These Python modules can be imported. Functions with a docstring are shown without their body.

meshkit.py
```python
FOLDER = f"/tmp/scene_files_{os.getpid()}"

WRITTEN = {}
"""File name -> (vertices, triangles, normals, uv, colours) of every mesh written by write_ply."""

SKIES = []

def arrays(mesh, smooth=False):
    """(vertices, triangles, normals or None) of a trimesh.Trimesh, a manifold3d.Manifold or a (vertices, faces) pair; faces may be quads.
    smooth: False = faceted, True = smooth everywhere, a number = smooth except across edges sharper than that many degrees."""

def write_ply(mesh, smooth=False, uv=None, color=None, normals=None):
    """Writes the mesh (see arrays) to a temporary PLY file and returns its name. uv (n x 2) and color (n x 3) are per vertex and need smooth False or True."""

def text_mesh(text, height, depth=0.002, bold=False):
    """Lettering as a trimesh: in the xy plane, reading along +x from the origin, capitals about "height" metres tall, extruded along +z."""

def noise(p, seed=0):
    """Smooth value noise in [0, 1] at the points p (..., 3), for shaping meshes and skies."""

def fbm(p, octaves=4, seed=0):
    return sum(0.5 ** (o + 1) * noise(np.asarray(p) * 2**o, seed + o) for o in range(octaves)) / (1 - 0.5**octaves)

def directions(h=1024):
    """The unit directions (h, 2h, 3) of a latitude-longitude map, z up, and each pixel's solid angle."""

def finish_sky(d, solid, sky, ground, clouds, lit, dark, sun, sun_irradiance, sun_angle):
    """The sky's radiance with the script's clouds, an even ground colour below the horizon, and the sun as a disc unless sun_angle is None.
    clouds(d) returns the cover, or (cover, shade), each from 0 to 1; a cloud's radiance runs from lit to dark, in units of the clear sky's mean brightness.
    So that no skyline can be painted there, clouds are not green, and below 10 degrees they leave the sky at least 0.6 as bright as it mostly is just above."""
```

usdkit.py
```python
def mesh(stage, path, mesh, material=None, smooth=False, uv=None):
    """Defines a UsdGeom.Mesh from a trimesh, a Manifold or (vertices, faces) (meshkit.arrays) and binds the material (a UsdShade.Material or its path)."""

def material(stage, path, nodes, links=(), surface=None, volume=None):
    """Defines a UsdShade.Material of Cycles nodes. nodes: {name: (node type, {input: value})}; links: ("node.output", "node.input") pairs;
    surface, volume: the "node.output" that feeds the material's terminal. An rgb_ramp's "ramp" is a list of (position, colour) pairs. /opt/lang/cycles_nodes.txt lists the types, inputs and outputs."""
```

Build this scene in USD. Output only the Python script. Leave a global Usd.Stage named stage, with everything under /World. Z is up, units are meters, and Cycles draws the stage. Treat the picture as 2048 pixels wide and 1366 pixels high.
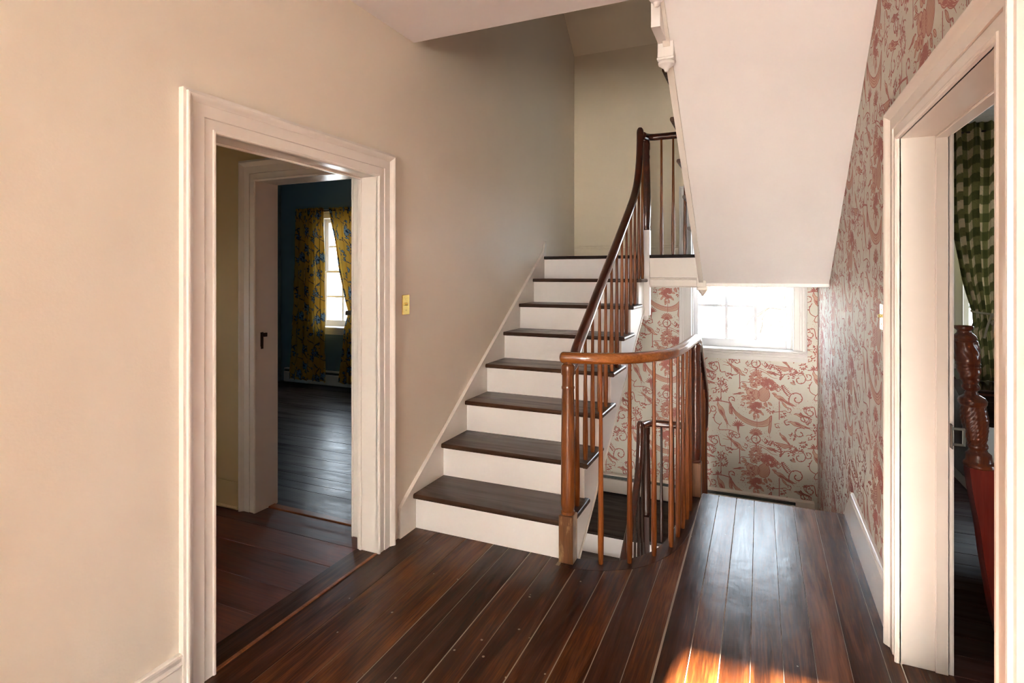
import math, random
import numpy as np, trimesh, shapely
from shapely.geometry import Polygon, LineString, Point, box as sbox
from shapely.ops import unary_union
import usdkit, meshkit
from pxr import Usd, UsdGeom, UsdLux, UsdShade, Gf, Sdf, Vt

stage = Usd.Stage.CreateInMemory()
UsdGeom.SetStageUpAxis(stage, 'Z')
UsdGeom.SetStageMetersPerUnit(stage, 1.0)
UsdGeom.Xform.Define(stage, '/World')
UsdGeom.Scope.Define(stage, '/World/Looks')
rng = np.random.default_rng(7)
random.seed(7)
PI = math.pi

# ------------------------------------------------------------------ camera, sky, sun, exposure
F_PX, HORIZON, EYE = 1125.0, 550.0, 1.5
YAW = math.atan((1520 - 1024) / F_PX)
cam = UsdGeom.Camera.Define(stage, '/World/camera')
cam.CreateHorizontalApertureAttr(36.0)
cam.CreateVerticalApertureAttr(36.0 * 1366 / 2048)
cam.CreateFocalLengthAttr(36.0 * F_PX / 2048)
cam.CreateVerticalApertureOffsetAttr((HORIZON - 683) / 2048 * 36.0)
cam.CreateClippingRangeAttr(Gf.Vec2f(0.05, 6000))
s_, c_ = math.sin(YAW), math.cos(YAW)
UsdGeom.Xformable(cam).AddTransformOp().Set(Gf.Matrix4d(c_, s_, 0, 0, 0, 0, 1, 0, s_, -c_, 0, 0, 0, 0, EYE, 1))
cam.CreateExposureAttr(3.82)

sky = UsdLux.DomeLight.Define(stage, '/World/sky')
sky.CreateIntensityAttr(0.46)
sky.CreateColorAttr(Gf.Vec3f(0.76, 0.88, 1.0))

SUN_TAN = 0.3037
sun = UsdLux.DistantLight.Define(stage, '/World/sun')
sun.CreateIntensityAttr(10.5)
sun.CreateColorAttr(Gf.Vec3f(1.0, 0.93, 0.86))
sun.CreateAngleAttr(0.6)
sun.CreateNormalizeAttr(True)
d = np.array([0.14, 1.0, -SUN_TAN * math.hypot(0.14, 1)]); d /= np.linalg.norm(d)
zax = -d; xax = np.cross([0, 0, 1.0], zax); xax /= np.linalg.norm(xax); yax = np.cross(zax, xax)
UsdGeom.Xformable(sun).AddTransformOp().Set(Gf.Matrix4d(*xax, 0, *yax, 0, *zax, 0, 0, 0, 0, 1))

# ------------------------------------------------------------------ helpers
used = {}
def numbered(parent, name):
    k = (parent, name); n = used.get(k, 0); used[k] = n + 1
    return name if n == 0 else f'{name}_{n:03d}'

def tag(p, label=None, cat=None, group=None, kind=None):
    for k, v in (('label', label), ('category', cat), ('group', group), ('kind', kind)):
        if v: p.SetCustomDataByKey(k, v)
    return p

def thing(name, label=None, cat=None, group=None, kind=None, loc=None):
    x = UsdGeom.Xform.Define(stage, '/World/' + numbered('/World', name))
    if loc is not None: x.AddTranslateOp().Set(Gf.Vec3d(*loc))
    return tag(x.GetPrim(), label, cat, group, kind)

def obj(name, mesh, mat, parent=None, label=None, cat=None, group=None, kind=None, smooth=35, color=None):
    up = str(parent.GetPath()) if parent is not None else '/World'
    path = up + '/' + numbered(up, name)
    if isinstance(mesh, list): mesh = cat_(mesh)
    m = usdkit.mesh(stage, path, mesh, M[mat] if isinstance(mat, str) else mat, smooth=smooth)
    if color is not None:
        UsdGeom.PrimvarsAPI(m).CreatePrimvar('print_color', Sdf.ValueTypeNames.Color3fArray, 'vertex').Set(Vt.Vec3fArray.FromNumpy(np.asarray(color, np.float32)))
    return tag(m.GetPrim(), label, cat, group, kind)

def cat_(ms):
    ms = [m for m in ms if m is not None]
    return trimesh.util.concatenate(ms) if len(ms) > 1 else ms[0]

def bx(x0, x1, y0, y1, z0, z1, c=0.0):
    x0, x1 = sorted((x0, x1)); y0, y1 = sorted((y0, y1)); z0, z1 = sorted((z0, z1))
    if c <= 0:
        b = trimesh.creation.box([x1 - x0, y1 - y0, z1 - z0]); b.apply_translation([(x0 + x1) / 2, (y0 + y1) / 2, (z0 + z1) / 2]); return b
    c = min(c, (x1 - x0) / 2.2, (y1 - y0) / 2.2, (z1 - z0) / 2.2)
    pts = []
    for X, sx in ((x0, 1), (x1, -1)):
        for Y, sy in ((y0, 1), (y1, -1)):
            for Z, sz in ((z0, 1), (z1, -1)):
                pts += [(X, Y + sy * c, Z + sz * c), (X + sx * c, Y, Z + sz * c), (X + sx * c, Y + sy * c, Z)]
    return trimesh.Trimesh(np.array(pts), process=False).convex_hull

def ext(poly, a, b, axis='z', ):
    """Extrude a shapely polygon. axis z: poly in (x, y); x: poly in (y, z); y: poly in (x, z)."""
    out = []
    for g in getattr(poly, 'geoms', [poly]):
        if g.is_empty or g.geom_type != 'Polygon' or g.area < 1e-7: continue
        m = trimesh.creation.extrude_polygon(g, b - a, engine='earcut')
        v = m.vertices.copy(); v[:, 2] += a
        if axis == 'x': v = v[:, [2, 0, 1]]
        if axis == 'y': v = v[:, [0, 2, 1]]
        f = m.faces[:, ::-1] if axis == 'y' else m.faces
        out.append(trimesh.Trimesh(v, f, process=False))
    return cat_(out) if out else None

def lathe(prof, c=(0, 0, 0), seg=16, axis='z'):
    """prof: (r, z) pairs from bottom to top."""
    p = np.array(prof, float)
    a = np.arange(seg) / seg * 2 * PI
    v = np.stack([p[:, 0, None] * np.cos(a), p[:, 0, None] * np.sin(a), np.repeat(p[:, 1:2], seg, 1)], -1).reshape(-1, 3)
    n = len(p); f = []
    for i in range(n - 1):
        j = np.arange(seg); k = (j + 1) % seg
        f += [np.stack([i * seg + j, i * seg + k, (i + 1) * seg + k], 1), np.stack([i * seg + j, (i + 1) * seg + k, (i + 1) * seg + j], 1)]
    v = np.vstack([v, [[0, 0, p[0, 1]], [0, 0, p[-1, 1]]]])
    j = np.arange(seg); k = (j + 1) % seg
    f += [np.stack([k, j, np.full(seg, n * seg)], 1), np.stack([(n - 1) * seg + j, (n - 1) * seg + k, np.full(seg, n * seg + 1)], 1)]
    if axis == 'x': v = v[:, [2, 0, 1]]
    if axis == 'y': v = v[:, [1, 2, 0]]
    m = trimesh.Trimesh(v + np.array(c, float), np.vstack(f), process=False)
    return m

def smooth_path(pts, n=8):
    p = np.array(pts, float); out = []
    q = np.vstack([2 * p[0] - p[1], p, 2 * p[-1] - p[-2]])
    for i in range(1, len(q) - 2):
        for t in np.arange(n) / n:
            a, b, c, d_ = q[i - 1], q[i], q[i + 1], q[i + 2]
            out.append(0.5 * (2 * b + (c - a) * t + (2 * a - 5 * b + 4 * c - d_) * t * t + (3 * b - a - 3 * c + d_) * t ** 3))
    out.append(p[-1]); return np.array(out)

def sweep(path, prof, up=(0, 0, 1), scale=None, caps=True):
    """prof: closed ring of (side, up) offsets, swept along path (parallel transport)."""
    P = np.array(path, float); prof = np.array(prof, float); n, k = len(P), len(prof)
    T = np.gradient(P, axis=0); T /= np.linalg.norm(T, axis=1, keepdims=True)
    u = np.array(up, float); u -= T[0] * (u @ T[0]); u /= np.linalg.norm(u); V = []
    for i in range(n):
        u = u - T[i] * (u @ T[i]); u /= np.linalg.norm(u)
        s = np.cross(T[i], u); sc = 1 if scale is None else scale[i]
        V.append(P[i] + sc * (prof[:, :1] * s + prof[:, 1:] * u))
    V = np.vstack(V); f = []
    j = np.arange(k); l = (j + 1) % k
    for i in range(n - 1):
        f += [np.stack([i * k + j, (i + 1) * k + l, i * k + l], 1), np.stack([i * k + j, (i + 1) * k + j, (i + 1) * k + l], 1)]
    if caps:
        V = np.vstack([V, P[:1], P[-1:]])
        f += [np.stack([j, l, np.full(k, n * k)], 1), np.stack([(n - 1) * k + l, (n - 1) * k + j, np.full(k, n * k + 1)], 1)]
    m = trimesh.Trimesh(V, np.vstack(f), process=False)
    m.fix_normals(); return m

def ring(rx, ry, n=14, p=2.0):
    a = np.arange(n) / n * 2 * PI
    return np.stack([rx * np.sign(np.cos(a)) * abs(np.cos(a)) ** (2 / p), ry * np.sign(np.sin(a)) * abs(np.sin(a)) ** (2 / p)], 1)

def grid_mesh(V):
    """V: (rows, cols, 3)"""
    r, c = V.shape[:2]
    i = np.arange(r * c).reshape(r, c)
    a, b, cc, d_ = i[:-1, :-1].ravel(), i[:-1, 1:].ravel(), i[1:, 1:].ravel(), i[1:, :-1].ravel()
    return trimesh.Trimesh(V.reshape(-1, 3), np.vstack([np.stack([a, d_, cc], 1), np.stack([a, cc, b], 1)]), process=False)

# ------------------------------------------------------------------ materials
M = {}
def mat(name, nodes, links, surface='p.BSDF'):
    M[name] = usdkit.material(stage, '/World/Looks/' + name, nodes, links, surface=surface)

def paint(name, col, rough=0.55, bump=0.15, scale=90, var=0.05, spec=0.4, stretch=(1, 1, 1)):
    c = np.array(col)
    mat(name, {
        'g': ('geometry', {}), 'mp': ('mapping', {'scale': stretch}),
        'n': ('noise_texture', {'scale': scale, 'detail': 3.0}),
        'n2': ('noise_texture', {'scale': 1.7, 'detail': 4.0}),
        'r': ('rgb_ramp', {'ramp': [(0.3, tuple(c * (1 - var))), (0.7, tuple(c))]}),
        'b': ('bump', {'strength': bump, 'distance': 0.004}),
        'p': ('principled_bsdf', {'roughness': rough, 'specular_ior_level': spec})},
        [('g.position', 'mp.vector'), ('mp.vector', 'n.vector'), ('g.position', 'n2.vector'), ('n2.fac', 'r.fac'), ('r.color', 'p.base_color'),
         ('n.fac', 'b.height'), ('b.normal', 'p.normal')])

def wood(name, dark, mid, light, axis='y', rough=0.28, spec=0.5, grain=1.0, coat=0.0, bump=0.12, specks=0.0, wear=None, wearcol=(0.35, 0.2, 0.09), wavy=0.0):
    st = {'x': (1.6, 34, 34), 'y': (34, 1.6, 34), 'z': (34, 34, 1.6)}[axis]
    st2 = {'x': (0.5, 5, 5), 'y': (5, 0.5, 5), 'z': (5, 5, 0.6)}[axis]
    st3 = {'x': (0.1, 0.6, 0.6), 'y': (0.6, 0.1, 0.6), 'z': (0.6, 0.6, 0.1)}[axis]
    nodes = {
        'g': ('geometry', {}), 'oi': ('object_info', {}),
        'rs': ('vector_math', {'math_type': 'scale', 'scale': 37.0}), 'cx': ('combine_xyz', {}),
        'add': ('vector_math', {'math_type': 'add'}),
        'm1': ('mapping', {'scale': tuple(np.array(st) * grain)}), 'm2': ('mapping', {'scale': st2}),
        'n1': ('noise_texture', {'scale': 3.2, 'detail': 5.0, 'roughness': 0.62, 'distortion': 0.5}),
        'n2': ('noise_texture', {'scale': 2.0, 'detail': 4.0, 'roughness': 0.6, 'distortion': 0.8}),
        'mx': ('math', {'math_type': 'multiply_add', 'value2': 0.5, 'value3': 0.0}),
        'mx2': ('math', {'math_type': 'multiply_add', 'value2': 0.5}),
        'rv': ('math', {'math_type': 'multiply_add', 'value2': 0.16, 'value3': -0.08}),
        'mx3': ('math', {'math_type': 'add'}),
        'r': ('rgb_ramp', {'ramp': [(0.28, dark), (0.5, mid), (0.72, light)]}),
        'rr': ('map_range', {'from_min': 0.3, 'from_max': 0.7, 'to_min': rough * 0.8, 'to_max': rough * 1.3}),
        'b': ('bump', {'strength': bump, 'distance': 0.003}),
        'p': ('principled_bsdf', {'coat_weight': coat, 'coat_roughness': rough * 0.7, 'specular_ior_level': spec})}
    links = [('oi.random', 'cx.x'), ('oi.random', 'cx.y'), ('oi.random', 'cx.z'), ('cx.vector' if False else 'cx.vector', 'rs.vector1'), ('g.position', 'add.vector1'), ('rs.vector', 'add.vector2'),
             ('add.vector', 'm1.vector'), ('add.vector', 'm2.vector'), ('m1.vector', 'n1.vector'), ('m2.vector', 'n2.vector'),
             ('n1.fac', 'mx.value1'), ('n2.fac', 'mx2.value1'), ('mx.value', 'mx2.value3'), ('oi.random', 'rv.value1'), ('mx2.value', 'mx3.value1'), ('rv.value', 'mx3.value2'),
             ('mx3.value', 'r.fac'), ('n2.fac', 'rr.value'), ('rr.result', 'p.roughness'), ('n1.fac', 'b.height'), ('b.normal', 'p.normal')]
    col = 'r.color'
    if wear is not None:
        nodes.update({'wn': ('noise_texture', {'scale': wear, 'detail': 5.0, 'roughness': 0.65}), 'wm': ('mapping', {'scale': (2.2, 2.2, 0.7)}),
                      'wr': ('rgb_ramp', {'ramp': [(0.53, (0, 0, 0)), (0.63, (1, 1, 1))]}), 'wmix': ('mix', {'color2': wearcol})})
        links += [('g.position', 'wm.vector'), ('wm.vector', 'wn.vector'), ('wn.fac', 'wr.fac'), ('wr.color', 'wmix.fac'), (col, 'wmix.color1')]
        col = 'wmix.color'
    if specks > 0:
        nodes.update({'v': ('voronoi_texture', {'scale': 16.0, 'randomness': 1.0}), 'vn': ('noise_texture', {'scale': 2.3, 'detail': 3.0}),
                      'vw': ('noise_texture', {'scale': 60.0, 'detail': 2.0}), 'vs': ('math', {'math_type': 'multiply_add', 'value2': 0.10, 'value3': 0.0}),
                      'va': ('math', {'math_type': 'add'}),
                      'vr': ('math', {'math_type': 'less_than', 'value2': 0.14}), 'vnr': ('math', {'math_type': 'less_than', 'value2': specks}),
                      'vm': ('math', {'math_type': 'multiply'}), 'vc': ('separate_color', {}), 'vcr': ('math', {'math_type': 'less_than', 'value2': 0.30}), 'vm2': ('math', {'math_type': 'multiply'}),
                      'smix': ('mix', {'color2': (0.36, 0.29, 0.22)})}),
        links += [('g.position', 'v.vector'), ('g.position', 'vn.vector'), ('g.position', 'vw.vector'), ('vw.fac', 'vs.value1'), ('v.distance', 'va.value1'), ('vs.value', 'va.value2'),
                  ('va.value', 'vr.value1'), ('vn.fac', 'vnr.value1'), ('vr.value', 'vm.value1'), ('vnr.value', 'vm.value2'),
                  ('v.color', 'vc.color'), ('vc.r', 'vcr.value1'), ('vm.value', 'vm2.value1'), ('vcr.value', 'vm2.value2'), ('vm2.value', 'smix.fac'), (col, 'smix.color1')]
        col = 'smix.color'
    if wavy > 0:
        nodes.update({'w': ('noise_texture', {'scale': 7.0, 'detail': 3.0}), 'wb': ('bump', {'strength': wavy, 'distance': 0.02})})
        links = [l for l in links if l != ('b.normal', 'p.normal')] + [('g.position', 'w.vector'), ('w.fac', 'wb.height'), ('b.normal', 'wb.normal'), ('wb.normal', 'p.normal')]
    links.append((col, 'p.base_color'))
    mat(name, nodes, links)

def plain(name, col, rough=0.5, metallic=0.0, spec=0.5):
    mat(name, {'p': ('principled_bsdf', {'base_color': col, 'roughness': rough, 'metallic': metallic, 'specular_ior_level': spec})}, [])

paint('wall_cream', (0.83, 0.74, 0.615), 0.6, 0.10, 110)
paint('wall_upper', (0.80, 0.70, 0.53), 0.6, 0.10, 110)
paint('ceiling_white', (0.87, 0.82, 0.80), 0.5, 0.06, 60)
paint('soffit_white', (0.88, 0.84, 0.82), 0.42, 0.05, 40)
paint('trim_cream', (0.82, 0.755, 0.68), 0.36, 0.0, 60, 0.03, 0.5, (1, 1, 0.15))
paint('jamb_gloss', (0.82, 0.755, 0.68), 0.20, 0.22, 26, 0.03, 0.6, (1.0, 0.12, 1.0))
paint('trim_white', (0.83, 0.79, 0.75), 0.36, 0.08, 60, 0.03)
paint('riser_shaded', (0.52, 0.45, 0.31), 0.5, 0.08, 50, 0.05)  # lower flight risers: dimness of the stairwell put into the cream
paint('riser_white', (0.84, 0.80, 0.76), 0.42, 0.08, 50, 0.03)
paint('trim_grey', (0.70, 0.675, 0.645), 0.4, 0.06, 60, 0.04)
paint('sash_white', (0.70, 0.705, 0.72), 0.35, 0.05, 60, 0.02)
paint('paper_ground', (0.69, 0.665, 0.58), 0.6, 0.03, 200, 0.03)
paint('lobby_yellow', (0.66, 0.50, 0.275), 0.65, 0.10, 110)
paint('room_blue', (0.19, 0.29, 0.34), 0.5, 0.06, 90)
paint('room_dark', (0.28, 0.26, 0.22), 0.6, 0.05, 90)
paint('room_green', (0.42, 0.44, 0.36), 0.6, 0.05, 90)
paint('putty', (0.42, 0.34, 0.25), 0.7, 0.3, 150, 0.45)
paint('lawn', (0.085, 0.082, 0.072), 0.9, 0.3, 3, 0.3)
plain('print_red', (0.42, 0.14, 0.115), 0.6)
plain('print_pink', (0.60, 0.39, 0.285), 0.6)
wood('floor_wood', (0.008, 0.0026, 0.0013), (0.050, 0.0130, 0.0034), (0.185, 0.056, 0.0105), 'y', 0.25, bump=0.07, specks=0.52, wavy=0.09, spec=0.28)
wood('lobby_wood', (0.04, 0.010, 0.006), (0.115, 0.026, 0.014), (0.20, 0.052, 0.022), 'x', 0.38, bump=0.10)
wood('blue_room_wood', (0.014, 0.009, 0.008), (0.035, 0.02, 0.015), (0.06, 0.034, 0.024), 'x', 0.30, bump=0.16, wavy=0.15)
wood('bedroom_wood', (0.02, 0.007, 0.006), (0.05, 0.016, 0.012), (0.09, 0.03, 0.018), 'x', 0.3, bump=0.10)
wood('threshold_wood', (0.13, 0.035, 0.009), (0.26, 0.075, 0.018), (0.36, 0.12, 0.03), 'x', 0.3)
wood('tread_wood', (0.022, 0.009, 0.005), (0.045, 0.019, 0.009), (0.095, 0.036, 0.013), 'x', 0.28, bump=0.06, spec=0.4)
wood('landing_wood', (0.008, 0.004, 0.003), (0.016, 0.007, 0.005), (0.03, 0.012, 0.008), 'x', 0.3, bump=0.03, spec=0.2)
wood('rail_shaded', (0.012, 0.004, 0.003), (0.028, 0.008, 0.005), (0.06, 0.016, 0.008), 'z', 0.2, coat=0.3, bump=0.03)  # lower railing wood, darkened in colour to carry the shade of the well
wood('baluster_wood', (0.075, 0.017, 0.005), (0.19, 0.05, 0.011), (0.33, 0.105, 0.024), 'z', 0.20, coat=0.5, bump=0.05)
wood('rail_wood', (0.11, 0.030, 0.006), (0.25, 0.077, 0.014), (0.40, 0.145, 0.030), 'x', 0.14, coat=0.8, bump=0.03)
wood('rail_dark', (0.03, 0.007, 0.004), (0.07, 0.015, 0.007), (0.13, 0.032, 0.012), 'y', 0.16, coat=0.8, bump=0.03)
wood('newel_wood', (0.075, 0.021, 0.006), (0.20, 0.060, 0.014), (0.33, 0.115, 0.026), 'z', 0.2, coat=0.5, bump=0.05)
wood('newel_worn', (0.03, 0.012, 0.006), (0.12, 0.045, 0.014), (0.2, 0.08, 0.025), 'z', 0.4, bump=0.1, wear=5.0, wearcol=(0.36, 0.22, 0.10))
wood('bed_wood', (0.035, 0.006, 0.003), (0.095, 0.018, 0.006), (0.18, 0.042, 0.011), 'z', 0.25, coat=0.25, bump=0.03)
wood('bed_red', (0.12, 0.010, 0.006), (0.18, 0.017, 0.009), (0.24, 0.028, 0.013), 'z', 0.34, coat=0.1, bump=0.03)
wood('chest_wood', (0.015, 0.006, 0.004), (0.035, 0.013, 0.008), (0.06, 0.02, 0.012), 'x', 0.15, coat=0.6)
plain('brass', (0.72, 0.52, 0.16), 0.22, 1.0)
plain('brass_pale', (0.86, 0.74, 0.42), 0.25, 1.0)
plain('iron', (0.035, 0.02, 0.014), 0.55, 0.4)
plain('chrome', (0.62, 0.6, 0.55), 0.25, 1.0)
plain('switch_ivory', (0.8, 0.74, 0.6), 0.35)
plain('slot_dark', (0.06, 0.075, 0.068), 0.4)
plain('rope', (0.55, 0.47, 0.33), 0.8)
plain('bark', (0.16, 0.13, 0.10), 0.9)
plain('mattress', (0.6, 0.57, 0.5), 0.8)
mat('glass', {'t': ('transparent_bsdf', {'color': (0.97, 0.98, 0.98)}), 'gl': ('glossy_bsdf', {'roughness': 0.01, 'color': (1, 1, 1)}), 'f': ('fresnel', {'IOR': 1.45}), 'm': ('mix_closure', {})},
    [('f.fac', 'm.fac'), ('t.BSDF', 'm.closure1'), ('gl.BSDF', 'm.closure2')], 'm.closure')
mat('fill_sheer_cloth', {'d': ('diffuse_bsdf', {'color': (0.85, 0.84, 0.82)}), 'tl': ('translucent_bsdf', {'color': (0.88, 0.87, 0.85)}), 'm': ('mix_closure', {'fac': 0.6})}, [('d.BSDF', 'm.closure1'), ('tl.BSDF', 'm.closure2')], 'm.closure')
for nm, tr in (('curtain_cloth', 0.10), ('gingham_cloth', 0.05)):
    mat(nm, {'a': ('attribute', {'attribute': 'print_color'}), 'p': ('principled_bsdf', {'roughness': 0.8, 'specular_ior_level': 0.2, 'sheen_weight': 0.1}), 'tl': ('translucent_bsdf', {}), 'm': ('mix_closure', {'fac': tr})},
        [('a.color', 'p.base_color'), ('a.color', 'tl.color'), ('p.BSDF', 'm.closure1'), ('tl.BSDF', 'm.closure2')], 'm.closure')

# ------------------------------------------------------------------ the house: constants measured from floor (z = 0)
XL, XR, YB, YF, CE, F2 = -1.889, 0.497, 6.0, -4.5, 2.884, 3.143
RISE, RUN = 0.2095, 0.3175
LAND, LOW = 1.676, -0.838
S = 'structure'
def rect(a, b, c, d_): return sbox(a, c, b, d_)      # (u0, u1, v0, v1)

# windows' openings (x0, x1, z0, z1) in the wall y = YB
W1 = (-0.640, 0.288, 0.775, 2.29)
W2 = (-5.52, -4.58, 0.80, 2.27)
W3 = (1.60, 2.55, 0.80, 2.34)
W4 = (-1.30, -0.62, 1.15, 2.16)
W6 = (-0.38, 0.36, 0.70, 2.20)      # opening added to the front wall for soft fill, behind the camera
def hole(w, g=0.02): return rect(w[0] - g, w[1] + g, w[2] - g, w[3] + g)

D1 = (1.489, 2.475, 2.030)          # left doorway  (y0, y1, head)
D3 = (1.585, 2.590, 2.026)          # right doorway
D2 = (-2.905, -2.148, 2.090)        # lobby doorway (x0, x1, head)
obj('wall_left', ext(rect(YF, 6.25, -3.0, 5.3).difference(rect(D1[0] - .02, D1[1] + .02, -.001, D1[2] + .02)), -2.0, XL, 'x'), 'wall_cream', kind=S, label='cream painted plaster wall beside the stairs')
obj('wall_right', ext(rect(YF, 6.25, -3.0, 5.3).difference(rect(D3[0] - .02, D3[1] + .02, -.001, D3[2] + .02)), XR, 0.645, 'x'), 'paper_ground', kind=S, label='wall covered in red and cream toile wallpaper')
wr = stage.GetPrimAtPath('/World/wall_right')
wb = obj('wall_back', ext(rect(-2.0, XR, -3.0, 1.40).difference(hole(W1)), YB, 6.25, 'y'), 'paper_ground', kind=S, label='papered back wall below the stair landing')
obj('wall_back', ext(rect(-2.0, XR, 1.40, 3.98).difference(hole(W1)), YB, 6.25, 'y'), 'wall_upper', kind=S, label='plain cream back wall above the stair landing')
obj('wall_front', ext(rect(-2.0, 0.645, -0.3, 3.1).difference(hole(W4)).difference(hole(W6)), YF - .25, YF, 'y'), 'wall_cream', kind=S, label='cream wall with the front window')
obj('ceiling', bx(-2.0, 0.645, YF, 2.835, CE, F2, 0.003), 'ceiling_white', kind=S, label='white hall ceiling ending at the stairwell')
# attic over the stairs
obj('ceiling', ext(Polygon([(6.2, 3.75), (6.2, 3.95), (4.60, 5.27), (0.4, 5.27), (0.4, 5.19), (4.57, 5.19)]), -2.0, 0.645, 'x'), 'wall_upper', kind=S, label='sloping attic ceiling high above the stairs')
obj('wall_front', bx(-2.0, 0.645, 0.4, 0.5, F2, 5.2), 'wall_upper', kind=S, label='wall of the floor above')
# lobby and blue room on the left
obj('wall_lobby', ext(rect(-4.2, -2.0, -.2, CE).difference(rect(D2[0] - .02, D2[1] + .02, -.19, D2[2] + .02)), 2.60, 2.675, 'y'), 'lobby_yellow', kind=S, label='shadowed yellow lobby wall around the second doorway')
obj('wall_front', ext(rect(-6.4, -2.0, -.2, CE).difference(rect(D2[0] - .02, D2[1] + .02, -.19, D2[2] + .02)), 2.675, 2.75, 'y'), 'room_blue', kind=S, label='blue room wall with the doorway')
obj('wall_left', ext(rect(0.6, 2.6, -.2, CE).difference(rect(1.1, 1.42, .95, 1.38)), -4.0, -3.9, 'x'), 'lobby_yellow', kind=S, label='yellow end wall of the lobby')
obj('wall_front', bx(-4.0, -2.0, 0.5, 0.6, -.2, CE), 'lobby_yellow', kind=S, label='yellow lobby wall')
obj('wall_back', ext(rect(-6.4, -2.0, -.2, CE).difference(hole(W2)), YB, 6.25, 'y'), 'room_blue', kind=S, label='dark blue wall around the curtained window')
obj('wall_left', bx(-6.40, -6.24, 2.75, 6.1, -.2, CE), 'room_blue', kind=S, label='dark blue side wall')
obj('wall_right', bx(-2.03, -2.0, 2.75, 6.0, -.2, CE), 'room_blue', kind=S, label='dark blue wall backing the stairs')
obj('ceiling', bx(-6.4, -2.0, 0.5, 6.2, CE, CE + .1), 'ceiling_white', kind=S, label='ceiling of lobby and blue room')
# bedroom on the right
obj('wall_back', ext(rect(0.645, 4.3, -.2, CE).difference(hole(W3)), YB, 6.25, 'y'), 'room_green', kind=S, label='bedroom wall with the checked curtain')
obj('wall_right', ext(rect(0.2, 6.25, -.2, CE).difference(rect(2.3, 2.9, .75, 2.2)), 4.2, 4.35, 'x'), 'room_green', kind=S, label='far bedroom wall')
obj('wall_front', bx(0.645, 4.3, 0.1, 0.2, -.2, CE), 'room_green', kind=S, label='near bedroom wall')
obj('ceiling', bx(0.645, 4.3, 0.1, 6.2, CE, CE + .1), 'ceiling_white', kind=S, label='bedroom ceiling')
obj('trim', ext(Polygon([(6.0, CE), (5.90, CE), (5.91, CE - .02), (5.955, CE - .05), (5.965, CE - .085), (6.0, CE - .10)]), 0.645, 4.2, 'x'), 'trim_white', kind=S, label='pale crown moulding above the checked curtain')
obj('wall_front', ext(rect(-2.0, 0.645, -3.1, -.24).difference(rect(-1.5, -.3, -2.3, -.7)), -4.6, -4.5, 'y'), 'wall_cream', kind=S, label='wall of the storey below with an added light opening')  # opening added here to bring daylight up the stairwell
obj('ground', bx(-1500, 1500, -200, 3000, -4.4, -4.0), 'lawn', kind=S, label='lawn outside')

# ------------------------------------------------------------------ floors, every board on its own
inner = smooth_path([(-.95, 2.855), (-.858, 2.869), (-.781, 2.887), (-.674, 2.938), (-.566, 3.056), (-.500, 3.209), (-.465, 3.45), (-.457, 3.75), (-.455, 4.07)], 5)
outer = smooth_path([(-.95, 2.755), (-.865, 2.757), (-.71, 2.805), (-.544, 2.925), (-.425, 3.15), (-.375, 3.42), (-.366, 3.75), (-.366, 4.07)], 5)
well = Polygon([*map(tuple, inner), (-3, 4.07), (-3, 2.855)])
hallpoly = rect(XL, XR, YF, 4.07).difference(Polygon([*map(tuple, inner), (-3, 4.2), (-3, 2.84), (-.95, 2.84)]))
fl = obj('floor', ext(rect(XL - .11, XR + .14, YF, 4.055).difference(Polygon([*map(tuple, inner), (-3, 4.2), (-3, 2.86)])), -.25, -.0025, 'z'), 'putty', kind=S, label='dark stained pine board floor with pale seams')
edge_board = Polygon([*map(tuple, inner), *map(tuple, outer[::-1])])
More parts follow.
